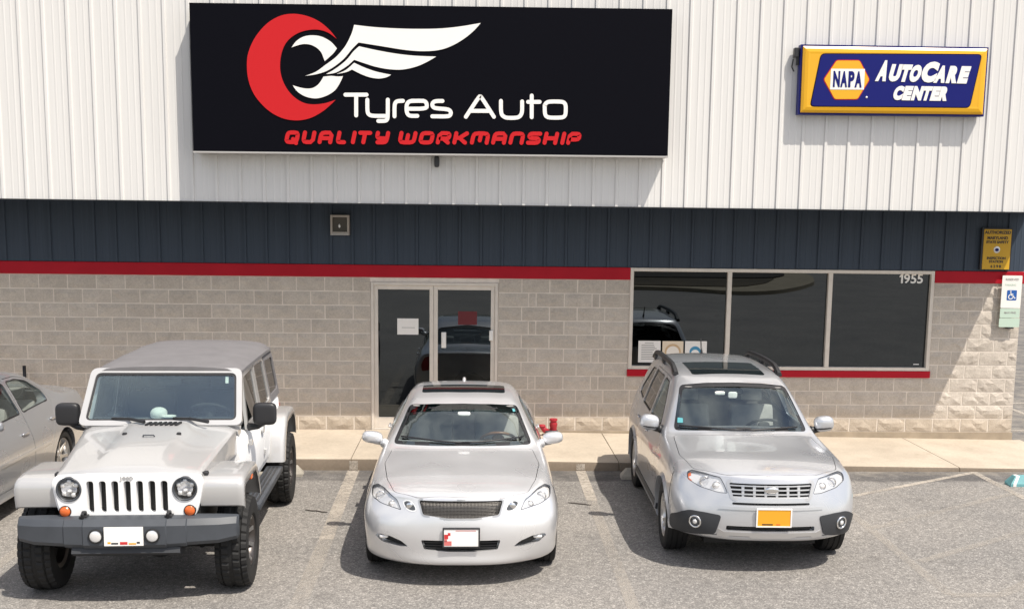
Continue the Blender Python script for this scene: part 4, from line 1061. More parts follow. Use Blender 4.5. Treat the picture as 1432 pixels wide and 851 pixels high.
    for s in (1, -1):
        q = [(3.30, 1.20), (4.00, 1.20), (3.95, 1.66), (3.88, 1.72), (3.22, 1.745)]
        o, i = frame_pts(q, .075, .02, .05)
        bm = bmesh.new(); ring_plate(bm, o, i, lambda u, v, w: Vector(((tilt(v)+.010-.02*w)*s, u, v))); qp = part('quarter_panel', bm, F, top)
        bm = bmesh.new(); solid_plate(bm, offset_poly(i, .008), lambda u, v, w: Vector(((tilt(v)-.002-.006*w)*s, u, v))); part('quarter_window', bm, M['darkglass'], top)
    r0, r1 = Vector((0, 4.0, 1.20)), Vector((0, 3.93, 1.72)); rd = (r1-r0).normalized(); rh = (r1-r0).length
    o, i = frame_pts([(-.74, 0), (.74, 0), (.665, rh), (-.665, rh)], .09, .02, .05)
    bm = bmesh.new(); ring_plate(bm, o, i, lambda u, v, w: r0+Vector((u, .01-.02*w, 0))+rd*v); part('rear_panel', bm, F, top)
    bm = bmesh.new(); solid_plate(bm, offset_poly(i, .008), lambda u, v, w: r0+Vector((u, -.004-.006*w, 0))+rd*v); part('rear_window', bm, M['darkglass'], top)
    # rear end: bumper, lamps, spare
    bm = bmesh.new(); loft(bm, [[(x, 3.98, .50), (x, 4.14-.1*(abs(x) > .7), .50), (x, 4.16-.1*(abs(x) > .7), .68), (x, 3.98, .70)] for x in (-.88, -.7, .7, .88)]); part('rear_bumper', bm, M['bumper'], None, 30)
    for s in (1, -1):
        bm = bmesh.new(); box(bm, *sorted((.62*s, .76*s)), 3.97, 4.06, .86, 1.08, .012); part('tail_light', bm, M['redlens'])
    ty, ri, br = tyre_me(R, .28, .222, 34), rim_me(.222, .28, spokes=8, wide=.05, depth=.05), brake_me(.222, .28)
    sp = link('spare_wheel', ri, M['darkalloy'], root, (0, 4.20, 1.02)); sp.rotation_euler = (0, 0, pi/2); link('tyre', ty, M['tyre'], sp)
    bm = bmesh.new(); box(bm, -.12, .12, 3.99, 4.12, .9, 1.1, .02); part('spare_carrier', bm, K)
    # cabin
    for x in (-.36, .36): seat_parts(root, x, 2.25, .78, M['darkint'], .5)
    bm = bmesh.new(); box(bm, -.58, .58, 2.85, 3.3, .78, .94, .04, 2); box(bm, -.58, .58, 3.22, 3.36, .9, 1.42, .04, 2); part('rear_seat', bm, M['darkint'])
    bm = bmesh.new(); loft(bm, [[(x, 1.46, 1.1), (x, 1.44, 1.30), (x, 1.60, 1.345), (x, 1.72, 1.325), (x, 1.76, 1.20), (x, 1.70, 1.0)] for x in (-.66, .66)]); part('dashboard', bm, M['darkint'], None, 50)
    steering(root, (.36, 1.90, 1.33), .19, M['darkint'])
    bm = bmesh.new()
    for s in (1, -1): tube(bm, [(.60*s, 1.78, 1.66), (.61*s, 2.5, 1.72), (.61*s, 3.35, 1.70), (.60*s, 3.8, 1.2)], .03, 8); tube(bm, [(.61*s, 2.5, 1.72), (.62*s, 2.52, .9)], .03, 8)
    tube(bm, [(-.61, 2.5, 1.72), (.61, 2.5, 1.72)], .03, 8); tube(bm, [(-.61, 3.35, 1.70), (.61, 3.35, 1.70)], .03, 8); part('roll_bar', bm, M['darkint'], None, 60)
    # wheels
    tr = .815
    for (x, y) in ((tr, y1), (-tr, y1), (tr, y2), (-tr, y2)):
        wh = link('wheel', ri, M['darkalloy'], root, (x, y, R))
        wh.rotation_euler = (random.uniform(0, .7), 0, 0 if x > 0 else pi)
        link('tyre', ty, M['tyre'], wh); link('brake_disc', br, M['brake'], wh)
        bm = bmesh.new(); 
        for k in range(8):
            t = 2*pi*(k)/8; u = Vector((0, cos(t), sin(t))); v = Vector((0, -sin(t), cos(t))); h = .14
            loft(bm, [[u*r+v*wq+Vector((xx, 0, 0)), u*r-v*wq+Vector((xx, 0, 0)), u*r-v*wq+Vector((xx+.006, 0, 0)), u*r+v*wq+Vector((xx+.006, 0, 0))] for r, wq, xx in ((.10, .012, .048), (.205, .020, .104))])
        me = bm_me(bm); link('machined_spokes', me, M['alloy'], wh)
    # a white cap left on the dashboard
    w = Matrix.Translation(loc) @ Matrix.Rotation(a, 4, 'Z')
    p = w @ Vector((-.055, 1.56, 1.352))
    bm = bmesh.new(); superell(bm, (0, 0, .030), (.078, .085, .062), 2.2, 16, 12); superell(bm, (.10, -.03, .012), (.070, .06, .010), 2.4, 16, 8)
    me = bm_me(bm, smooth=True); o = link('cap', me, mat('white_cotton', (.85, .83, .80), .95, bump=(300, .3, .002)), None, p); tag(o, 'white cap lying on the dashboard of the white off-roader', 'cap')
    return root
# ------------------------------------------------------------------ setting materials
def ramp(nt, src, stops):
    r = nt.nodes.new('ShaderNodeValToRGB'); e = r.color_ramp.elements
    while len(e) < len(stops): e.new(.5)
    for k, (p, c) in zip(e, stops): k.position = p; k.color = (*c, 1)
    nt.links.new(src, r.inputs[0]); return r.outputs[0]
def noise(nt, vec, scale, detail=4, rough=.5, dist=0):
    n = nt.nodes.new('ShaderNodeTexNoise'); n.inputs['Scale'].default_value = scale; n.inputs['Detail'].default_value = detail; n.inputs['Roughness'].default_value = rough; n.inputs['Distortion'].default_value = dist
    nt.links.new(vec, n.inputs['Vector']); return n.outputs[0]
def mixc(nt, fac, a, b, mode='MIX'):
    m = nt.nodes.new('ShaderNodeMix'); m.data_type = 'RGBA'; m.blend_type = mode
    for s, v in ((0, fac), (6, a), (7, b)):
        if hasattr(v, 'default_value') or hasattr(v, 'node'): nt.links.new(v, m.inputs[s])
        else: m.inputs[s].default_value = v if s == 0 else (*v, 1)
    return m.outputs[2]
def math_(nt, op, a, b=None, c=None):
    m = nt.nodes.new('ShaderNodeMath'); m.operation = op
    for i, v in enumerate((a, b, c)):
        if v is None: continue
        if hasattr(v, 'node'): nt.links.new(v, m.inputs[i])
        else: m.inputs[i].default_value = v
    return m.outputs[0]
def mapr(nt, v, a, b, c=0., d=1.):
    m = nt.nodes.new('ShaderNodeMapRange'); nt.links.new(v, m.inputs[0])
    for i, x in enumerate((a, b, c, d)): m.inputs[i+1].default_value = x
    return m.outputs[0]
def asphalt_mat():
    m, nt, p = new_mat('asphalt'); tc = nt.nodes.new('ShaderNodeTexCoord'); v = tc.outputs['Object']
    sx = nt.nodes.new('ShaderNodeSeparateXYZ'); nt.links.new(v, sx.inputs[0])
    # stones in the binder
    vo = nt.nodes.new('ShaderNodeTexVoronoi'); vo.inputs['Scale'].default_value = 75; nt.links.new(v, vo.inputs['Vector'])
    stone = ramp(nt, math_(nt, 'FRACT', vo.outputs['Color']), [(0, (.128, .119, .112)), (.35, (.192, .179, .170)), (.7, (.250, .234, .221)), (1, (.43, .405, .38))])
    fine = noise(nt, v, 130, 3, .7)
    c = mixc(nt, 1., stone, ramp(nt, fine, [(.3, (.42, .42, .42)), (.7, (1.5, 1.5, 1.48))]), 'MULTIPLY')
    mid = noise(nt, v, 14, 5, .7)
    c = mixc(nt, 1., c, ramp(nt, mid, [(.3, (.74, .74, .74)), (.7, (1.24, 1.24, 1.22))]), 'MULTIPLY')
    big = noise(nt, v, .55, 5, .6, .4)
    c = mixc(nt, 1., c, ramp(nt, big, [(.3, (.84, .85, .86)), (.7, (1.14, 1.13, 1.11))]), 'MULTIPLY')
    # darker, newer strip along the kerb with a ragged edge, and a dusty line at its foot
    wob = noise(nt, v, 1.6, 5, .6)
    yy = math_(nt, 'ADD', sx.outputs['Y'], math_(nt, 'MULTIPLY', wob, .34))
    dark = mapr(nt, yy, -2.50, -2.40)
    dark = math_(nt, 'MULTIPLY', dark, mapr(nt, noise(nt, v, 3.0, 4, .6), .30, .55, .35, 1))
    c = mixc(nt, math_(nt, 'MULTIPLY', dark, .75), c, (.060, .056, .056))
    dust = math_(nt, 'MULTIPLY', mapr(nt, yy, -2.16, -2.02), mapr(nt, noise(nt, v, 2.2, 5, .7), .42, .62))
    c = mixc(nt, math_(nt, 'MULTIPLY', dust, .55), c, (.27, .24, .20))
    # oil drips where cars stand
    oil = mapr(nt, noise(nt, v, 2.1, 3, .5), .63, .74)
    c = mixc(nt, math_(nt, 'MULTIPLY', oil, .30), c, (.05, .045, .042))
    nt.links.new(c, p.inputs['Base Color']); p.inputs['Roughness'].default_value = .88
    h = math_(nt, 'ADD', vo.outputs['Distance'], math_(nt, 'MULTIPLY', fine, .8))
    b = nt.nodes.new('ShaderNodeBump'); b.inputs['Strength'].default_value = .5; b.inputs['Distance'].default_value = .006
    nt.links.new(h, b.inputs['Height']); nt.links.new(b.outputs[0], p.inputs['Normal'])
    return m
def worn_mat(name, col, lo, hi, seed=0., scale=14):
    """old road paint: the asphalt shows through where the paint has gone"""
    m, nt, p = new_mat(name); tc = nt.nodes.new('ShaderNodeTexCoord'); mp = nt.nodes.new('ShaderNodeMapping'); mp.inputs['Location'].default_value = (seed, seed, 0)
    nt.links.new(tc.outputs['Object'], mp.inputs[0]); v = mp.outputs[0]
    n1 = noise(nt, v, scale, 6, .75); n2 = noise(nt, v, .9, 3, .5); n3 = noise(nt, v, 70, 3, .7)
    a = math_(nt, 'ADD', math_(nt, 'MULTIPLY', n1, .5), math_(nt, 'MULTIPLY', n2, .35)); a = math_(nt, 'ADD', a, math_(nt, 'MULTIPLY', n3, .25))
    f = mapr(nt, a, lo, hi)
    p.inputs['Base Color'].default_value = (*col, 1); p.inputs['Roughness'].default_value = .8
    nt.links.new(f, p.inputs['Alpha'])
    return m
def concrete_mat(name, col, stain=(.5, .42, .33)):
    m, nt, p = new_mat(name); tc = nt.nodes.new('ShaderNodeTexCoord'); v = tc.outputs['Object']
    a = noise(nt, v, 1.3, 6, .65); b_ = noise(nt, v, 30, 4, .7)
    c = mixc(nt, 1., col, ramp(nt, a, [(.25, (.80, .79, .77)), (.75, (1.14, 1.14, 1.13))]), 'MULTIPLY')
    c = mixc(nt, 1., c, ramp(nt, b_, [(.3, (.90, .90, .90)), (.7, (1.09, 1.09, 1.09))]), 'MULTIPLY')
    st = mapr(nt, noise(nt, v, 2.7, 5, .7), .60, .76)
    c = mixc(nt, math_(nt, 'MULTIPLY', st, .35), c, tuple(x*y for x, y in zip(col, stain)))
    nt.links.new(c, p.inputs['Base Color']); p.inputs['Roughness'].default_value = .85
    bp = nt.nodes.new('ShaderNodeBump'); bp.inputs['Strength'].default_value = .25; bp.inputs['Distance'].default_value = .004; nt.links.new(b_, bp.inputs['Height']); nt.links.new(bp.outputs[0], p.inputs['Normal'])
    return m
def block_mat():
    m, nt, p = new_mat('split_face_block'); tc = nt.nodes.new('ShaderNodeTexCoord'); v = tc.outputs['Object']
    oi = nt.nodes.new('ShaderNodeObjectInfo')
    mp = nt.nodes.new('ShaderNodeVectorMath'); mp.operation = 'ADD'; nt.links.new(v, mp.inputs[0])
    cb = nt.nodes.new('ShaderNodeCombineXYZ'); r10 = math_(nt, 'MULTIPLY', oi.outputs['Random'], 37.); nt.links.new(r10, cb.inputs[0]); nt.links.new(r10, cb.inputs[2]); nt.links.new(cb.outputs[0], mp.inputs[1])
    vv = mp.outputs[0]
    base = ramp(nt, oi.outputs['Random'], [(0, (.475, .426, .372)), (.5, (.505, .454, .397)), (1, (.53, .478, .42))])
    n1 = noise(nt, vv, 45, 4, .75); n2 = noise(nt, vv, 6, 5, .6)
    c = mixc(nt, 1., base, ramp(nt, n1, [(.28, (.78, .77, .76)), (.72, (1.16, 1.16, 1.16))]), 'MULTIPLY')
    c = mixc(nt, 1., c, ramp(nt, n2, [(.3, (.90, .89, .88)), (.7, (1.09, 1.09, 1.08))]), 'MULTIPLY')
    ge = nt.nodes.new('ShaderNodeNewGeometry'); sz = nt.nodes.new('ShaderNodeSeparateXYZ'); nt.links.new(ge.outputs['Position'], sz.inputs[0])
    spl = mapr(nt, math_(nt, 'ADD', sz.outputs['Z'], math_(nt, 'MULTIPLY', noise(nt, ge.outputs['Position'], 2.5, 5, .65), -.22)), .40, .20)
    c = mixc(nt, math_(nt, 'MULTIPLY', spl, .38), c, (.40, .31, .205))
    nt.links.new(c, p.inputs['Base Color']); p.inputs['Roughness'].default_value = .92
    n3 = noise(nt, vv, 16, 6, .65, .5); h = math_(nt, 'ADD', math_(nt, 'MULTIPLY', n1, .25), n3)
    b = nt.nodes.new('ShaderNodeBump'); b.inputs['Strength'].default_value = .7; b.inputs['Distance'].default_value = .010; nt.links.new(h, b.inputs['Height']); nt.links.new(b.outputs[0], p.inputs['Normal'])
    return m
def siding_mat(name, col, streak):
    m, nt, p = new_mat(name); tc = nt.nodes.new('ShaderNodeTexCoord'); v = tc.outputs['Object']
    oi = nt.nodes.new('ShaderNodeObjectInfo'); mp = nt.nodes.new('ShaderNodeMapping'); mp.inputs['Scale'].default_value = (22, 1, .5)
    cb = nt.nodes.new('ShaderNodeCombineXYZ'); nt.links.new(math_(nt, 'MULTIPLY', oi.outputs['Random'], 50.), cb.inputs[0]); nt.links.new(cb.outputs[0], mp.inputs['Location'])
    nt.links.new(v, mp.inputs[0]); n = noise(nt, mp.outputs[0], 1.0, 5, .6)
    c = mixc(nt, 1., col, ramp(nt, n, [(.3, (1-streak,)*3), (.7, (1+streak*.5,)*3)]), 'MULTIPLY')
    nt.links.new(c, p.inputs['Base Color']); p.inputs['Roughness'].default_value = .5; p.inputs['Specular IOR Level'].default_value = .25
    return m
G = dict(asphalt=asphalt_mat(), line=worn_mat('worn_line_paint', (.46, .41, .35), .40, .66), line2=worn_mat('faint_line_paint', (.43, .39, .34), .43, .84, 3.1),
    walk=concrete_mat('pavement_concrete', (.465, .40, .322)), kerb=concrete_mat('kerb_dark_face', (.17, .135, .102)), block=block_mat(), mortar=mat('mortar', (.72, .65, .57), .9, var=(9, .12), bump=(90, .3, .003)),
    base=mat('footing', (.33, .27, .20), .9, var=(4, .2), bump=(40, .4, .006)), red=mat('red_trim', (.40, .010, .022), .5, var=(3, .08), spec=.15), white=siding_mat('white_siding', (.665, .65, .628), .05), navy=siding_mat('navy_siding', (.044, .060, .086), .12),
    soffit=mat('dark_soffit', (.012, .013, .016), .7), alu=mat('pale_bronze_frame', (.66, .60, .53), .42, .1, var=(6, .08)), pane=glass_mat('shop_glass', (.045, .052, .06), 1.53, 0., (.82, .92, 1)), dark=mat('dark_room', (.020, .021, .022), .9),
    signblack=mat('sign_black', (.0035, .0035, .006), .5, spec=.05), signred=mat('sign_red', (.52, .016, .020), .45, spec=.15), signwhite=mat('sign_white', (.80, .78, .74), .4), edge=mat('sign_edge', (.40, .385, .37), .45),
    nblue=mat('sign_blue', (.007, .010, .135), .35, spec=.2), nyellow=mat('sign_yellow', (.72, .37, .008), .28), paper=mat('paper', (.80, .77, .73), .7), tan=mat('tan_print', (.55, .38, .22), .7), cyan=mat('blue_print', (.05, .25, .42), .6), greyp=mat('grey_print', (.30, .29, .28), .7),
    mulch=mat('mulch', (.035, .028, .02), .95, var=(1.2, .5), bump=(6, 1, .1)), grass=mat('verge_grass', (.05, .062, .022), .95, var=(.8, .4), bump=(12, 1, .05)), island=concrete_mat('island_concrete', (.33, .275, .19)),
    teal=mat('teal_paint', (.14, .34, .36), .6, var=(12, .15)), stop=concrete_mat('stop_concrete', (.40, .37, .32)), green=mat('pale_green_sign', (.48, .60, .50), .5), isa=mat('sign_isa_blue', (.015, .10, .36), .4), signgold=mat('sign_gold', (.58, .33, .012), .5), bronze=mat('bronze_housing', (.40, .36, .32), .45), lampglass=mat('amber_grey_lens', (.060, .048, .036), .25))
WHITE_END = mat('white_end', (.75, .73, .70), .6)

# ------------------------------------------------------------------ the building
def interp(xs, ks, k):
    for (k0, x0), (k1, x1) in zip(zip(ks, xs), zip(ks[1:], xs[1:])):
        if k <= k1: return x0+(x1-x0)*(k-k0)/(k1-k0)
    return x1+(x1-x0)/(k1-k0)*(k-k1)
ZB, CH = .15, .2032
XR = 8.17
YO = -1.25                                                # face of the overhang
def build_building():
    B = thing('commercial_building', 'long block and metal shop building with a white overhang and navy band', 'building', (0, 0, 0))
    def part(nm, bm, mt, par=None, ang=None):
        me = bm_me(bm)
        if ang: smooth_by_angle(me, ang)
        return link(nm, me, mt, par or B)
    # core behind the block faces, in mortar colour, with openings for door and window
    bm = bmesh.new()
    for q in ((-14, -1.484, -.2, 2.389), (-1.484, .374, 2.322, 2.389), (.374, 2.302, -.2, 2.389), (2.302, 6.828, -.2, .968), (6.828, XR-.012, -.2, 2.389)):
        box(bm, q[0], q[1], .003, .26, q[2], q[3])
    part('mortar_wall', bm, G['mortar'])
    bm = bmesh.new(); box(bm, -14, -1.49, -.028, .010, -.3, .148); box(bm, .38, XR, -.028, .010, -.3, .148); part('footing', bm, G['base'])
    # split-face blocks: a few rough faces shared by all whole blocks
    def block_mesh(wd, h, seed, rough=.013):
        rnd = random.Random(seed); bm = bmesh.new(); nx, nz = max(2, int(wd/.075)), 3
        V = {}
        for i in range(nx+1):
            for k in range(nz+1):
                e = i in (0, nx) or k in (0, nz)
                V[i, k] = bm.verts.new((wd*i/nx+(0 if e else rnd.uniform(-.015, .015)), -.001 if e else -rnd.uniform(.002, rough), h*k/nz+(0 if e else rnd.uniform(-.012, .012))))
        for i in range(nx):
            for k in range(nz):
                a, b, c, d = V[i, k], V[i+1, k], V[i+1, k+1], V[i, k+1]
                if rnd.random() < .5: bm.faces.new((a, b, c)); bm.faces.new((a, c, d))
                else: bm.faces.new((a, b, d)); bm.faces.new((b, c, d))
        rim = [V[i, 0] for i in range(nx+1)]+[V[nx, k] for k in range(1, nz+1)]+[V[i, nz] for i in range(nx-1, -1, -1)]+[V[0, k] for k in range(nz-1, 0, -1)]
        back = [bm.verts.new((v.co.x, .009, v.co.z)) for v in rim]
        for i in range(len(rim)): 
            j = (i+1) % len(rim); bm.faces.new((rim[j], rim[i], back[i], back[j]))
        me = bm_me(bm); me.materials.append(G['block']); return me
    J = .017; hb = CH-J
    whole = [block_mesh(.4064-J, hb, 50+i, .012) for i in range(8)]
    rough_ = [block_mesh(.4064-J, hb, 150+i, .019) for i in range(8)]; rwide = [block_mesh(.4255-J, hb, 190+i, .019) for i in range(8)]
    wide = [block_mesh(.4255-J, hb, 90+i, .012) for i in range(8)]
    cnt = 0
    def course(k, xs):
        nonlocal cnt
        for x0, x1 in zip(xs, xs[1:]):
            if x1-x0 < .07: continue
            wd = x1-x0-J
            if abs(wd-(.4064-J)) < .004: me = random.choice(rough_ if k == 0 else whole)
            elif abs(wd-(.4255-J)) < .004: me = random.choice(rwide if k == 0 or x0 > 6.9 else wide)
            else: me = block_mesh(wd, hb, 1000+cnt, .019 if (x0 > 6.8 or k == 0) else .012)
            o = link('block', me, None, B, (x0+J/2, -random.uniform(0, .0015), ZB+k*CH+J/2)); cnt += 1
    for k in range(11):
        off = -2.141 if k % 2 == 0 else -2.344
        xs = [off+.4064*i for i in range(-13, 3)]; xs = [x for x in xs if -7.45 < x < -1.56]
        course(k, xs+[-1.482])
        if k % 2 == 0: course(k, [.374, .716, 1.124, 1.532, 1.937, 2.302 if k > 3 else 2.33])
        else: course(k, [.374, .817, .926, 1.34, 1.748, 1.859, 2.302 if k > 3 else 2.26])
        if k < 4:
            j0 = 5.888 if k % 2 else 5.669
            xs = [j0+.4255*i for i in range(-8, 6)]; xs = [x for x in xs if 2.50 < x < XR-.10]
            course(k, [2.33 if k % 2 == 0 else 2.26]+xs+[XR])
        else:
            xs = [7.253, 7.362, 7.79] if k == 10 else ([7.16, 7.59, 8.02] if k % 2 else [6.96, 7.38, 7.80])
            course(k, [6.832]+xs+[XR])
    # the stretch of wall that goes on beyond the picture: blocks joined
    bm = bmesh.new()
    for k in range(11):
        off = -2.141 if k % 2 == 0 else -2.344
        for i in range(-29, -12):
            x = off+.4064*i
            nxt = off+.4064*(i+1)
            if nxt > -7.40: continue
            box(bm, x+J/2, nxt-J/2, -.004, .010, ZB+k*CH+J/2, ZB+(k+1)*CH-J/2)
    o = part('block_wall', bm, G['block']); o['kind'] = 'stuff'
    # red band and the red sill under the window
    bm = bmesh.new(); box(bm, -14, 2.300, -.022, .2, 2.391, 2.568, .004); box(bm, 6.83, XR+.015, -.022, .2, 2.391, 2.568, .004); part('red_band', bm, G['red'])
    bm = bmesh.new(); box(bm, 2.285, 6.845, -.030, .2, .970, 1.072, .004); part('red_sill', bm, G['red'])
    # navy ribbed sheet in the recess and white ribbed sheet on the overhang: one sheet per rib
    def sheet(h, rib, ribw):
        p = .3048; pr = [(0, 0), (.004, -rib), (ribw, -rib), (ribw+.012, 0), (.13, 0), (.136, -.0025), (.150, -.0025), (.156, 0), (.215, 0), (.221, -.0025), (.235, -.0025), (.241, 0), (p, 0)]
        bm = bmesh.new(); A = [bm.verts.new((x, y, 0)) for x, y in pr]; Bv = [bm.verts.new((x, y, h)) for x, y in pr]
        for i in range(len(pr)-1): bm.faces.new((A[i], A[i+1], Bv[i+1], Bv[i]))
        b0 = [bm.verts.new((x, .012, 0)) for x, y in (pr[0], pr[-1])]; b1 = [bm.verts.new((x, .012, h)) for x, y in (pr[0], pr[-1])]
        bm.faces.new([*A, b0[1], b0[0]][::-1]); bm.faces.new([*Bv, b1[1], b1[0]]); bm.faces.new((b0[0], b0[1], b1[1], b1[0])); bm.faces.new((A[0], Bv[0], b1[0], b0[0])); bm.faces.new((A[-1], b0[1], b1[1], Bv[-1]))
        return bm_me(bm)
    nv, wt = sheet(.875, .024, .034), sheet(3.6, .018, .036)
    nv.materials.append(G['navy']); wt.materials.append(G['white'])
    kn = [-10, 0, 2, 12, 33, 44, 48]; xn = [-9.5, -6.343, -5.713, -2.675, 3.792, 7.25, 8.51]
    for k in range(-8, 48):
        x0, x1 = interp(xn, kn, k), interp(xn, kn, k+1)
        if x0 > XR-.05: break
        o = link('navy_sheet', nv, None, B, (x0, -.012, 2.574)); o.scale.x = (min(x1, XR)-x0)/.3048
    kw = [-10, 0, 8, 35, 43, 48]; xw = [-9.2, -6.148, -3.704, 4.683, 7.184, 8.75]
    for k in range(-8, 50):
        x0, x1 = interp(xw, kw, k), interp(xw, kw, k+1)
        if x0 > XR-.05: break
        o = link('white_sheet', wt, None, B, (x0, YO, 3.432)); o.scale.x = (min(x1, XR)-x0)/.3048
    bm = bmesh.new(); box(bm, -14, XR, -.0, .2, 2.572, 3.45); part('navy_backing', bm, G['navy'])
    bm = bmesh.new(); box(bm, -14, XR-.004, YO+.016, .2, 3.436, 3.46); part('soffit', bm, G['soffit'])
    bm = bmesh.new(); box(bm, -14, XR+.002, YO-.036, YO+.014, 3.418, 3.431); part('drip_edge', bm, G['soffit'])
    bm = bmesh.new(); box(bm, -14, XR-.002, YO+.014, 14, 3.462, 7.0); box(bm, XR-.25, XR-.002, .27, 14, -.2, 3.44); box(bm, -14, XR-.25, 13.8, 14, -.2, 3.44); box(bm, -14, -13.8, .27, 13.8, -.2, 3.44); part('rear_walls', bm, G['white'])
    bm = bmesh.new(); box(bm, -14.05, XR+.05, YO-.07, 14.05, 7.03, 7.10); part('roof', bm, G['edge'])
    bm = bmesh.new(); box(bm, -13.7, XR-.3, 4.9, 5.0, .1, 3.43); box(bm, -13.7, XR-.3, .27, 4.9, .08, .14); part('dark_interior', bm, G['dark'])
    # entrance: two glazed leaves in a metal frame
    D = link('entrance', None, None, B); D.empty_display_size = .2
    def frame(nm, x0, x1, z0, z1, t, y0, y1, par, mt=G['alu'], tb=None):
        bm = bmesh.new(); tb = tb or t
        box(bm, x0, x0+t, y0, y1, z0, z1, .003); box(bm, x1-t, x1, y0, y1, z0, z1, .003); box(bm, x0+t, x1-t, y0, y1, z1-t, z1, .003); box(bm, x0+t, x1-t, y0, y1, z0, z0+tb, .003)
        me = bm_me(bm); return link(nm, me, mt, par)
    df = frame('door_frame', -1.480, .370, .13, 2.320, .045, -.012, .13, B)
    bpy.data.objects.remove(D)
    for x0, x1 in ((-1.434, -.570), (-.566, .324)):
        lf = frame('door', x0, x1, .178, 2.274, .058, .010, .055, B, tb=.155)
        bm = bmesh.new(); h = .95; xm = (x0+x1)/2; box(bm, x0+.055-xm, x1-.055-xm, -.004, .004, -h, h); po = link('pane', bm_me(bm), G['pane'], lf, (xm, .034, 1.2725)); po.rotation_euler.x = .0066
    bm = bmesh.new(); box(bm, -.455, -.385, -.030, .012, 1.37, 1.60, .01, 2); box(bm, -.445, -.395, -.05, -.028, 1.43, 1.55, .01, 2); part('door_pull', bm, G['signwhite'])
    bm = bmesh.new(); box(bm, .245, .300, -.02, .012, 1.48, 1.63, .006); part('lock_plate', bm, G['signwhite'])
    bm = bmesh.new(); tube(bm, [(-.50, .085, 1.315), (.26, .085, 1.315)], .012, 8); box(bm, -.40, -.14, .075, .10, 1.28, 1.35, .006); part('push_bar', bm, G['edge'])
    # display window of three panes
    W = frame('window', 2.302, 6.826, 1.074, 2.566, .050, -.020, .12, B)
    bm = bmesh.new()
    for x0, x1 in ((3.739, 3.802), (5.239, 5.303)): 
        bm2 = bmesh.new(); box(bm2, x0, x1, -.016, .11, 1.124, 2.516, .003); link('mullion', bm_me(bm2), G['alu'], W)
    bm.free()
    for x0, x1 in ((2.353, 3.738), (3.803, 5.238), (5.304, 6.775)):
        bm = bmesh.new(); xm = (x0+x1)/2; box(bm, x0-xm, x1-xm, -.004, .004, -.696, .696); po = link('pane', bm_me(bm), G['pane'], W, (xm, .050, 1.82)); po.rotation_euler.x = .0066
    one = prism_me([(6.318+u, 2.378+v) for u, v in ((0, .108), (.030, .138), (.052, .138), (.052, 0), (.024, 0), (.024, .100), (0, .084))], 'Y', .034, .037)
    bmn = bmesh.new(); bmn.from_mesh(one)
    for ch, x0, x1 in (('9', 6.385, 6.475), ('5', 6.487, 6.572), ('5', 6.584, 6.670)):
        o = letter_fit(ch, x0, x1, 2.378, 2.516, .034, G['signwhite'], W, .018, 0., .003); bmn.from_mesh(o.data); bpy.data.objects.remove(o)
    link('house_number', bm_me(bmn), G['signwhite'], W)
    bm = bmesh.new(); box(bm, 6.605, 6.692, .0365, .0385, 1.162, 1.176); link('glass_mark', bm_me(bm), G['paper'], W)
    return B
build_building()

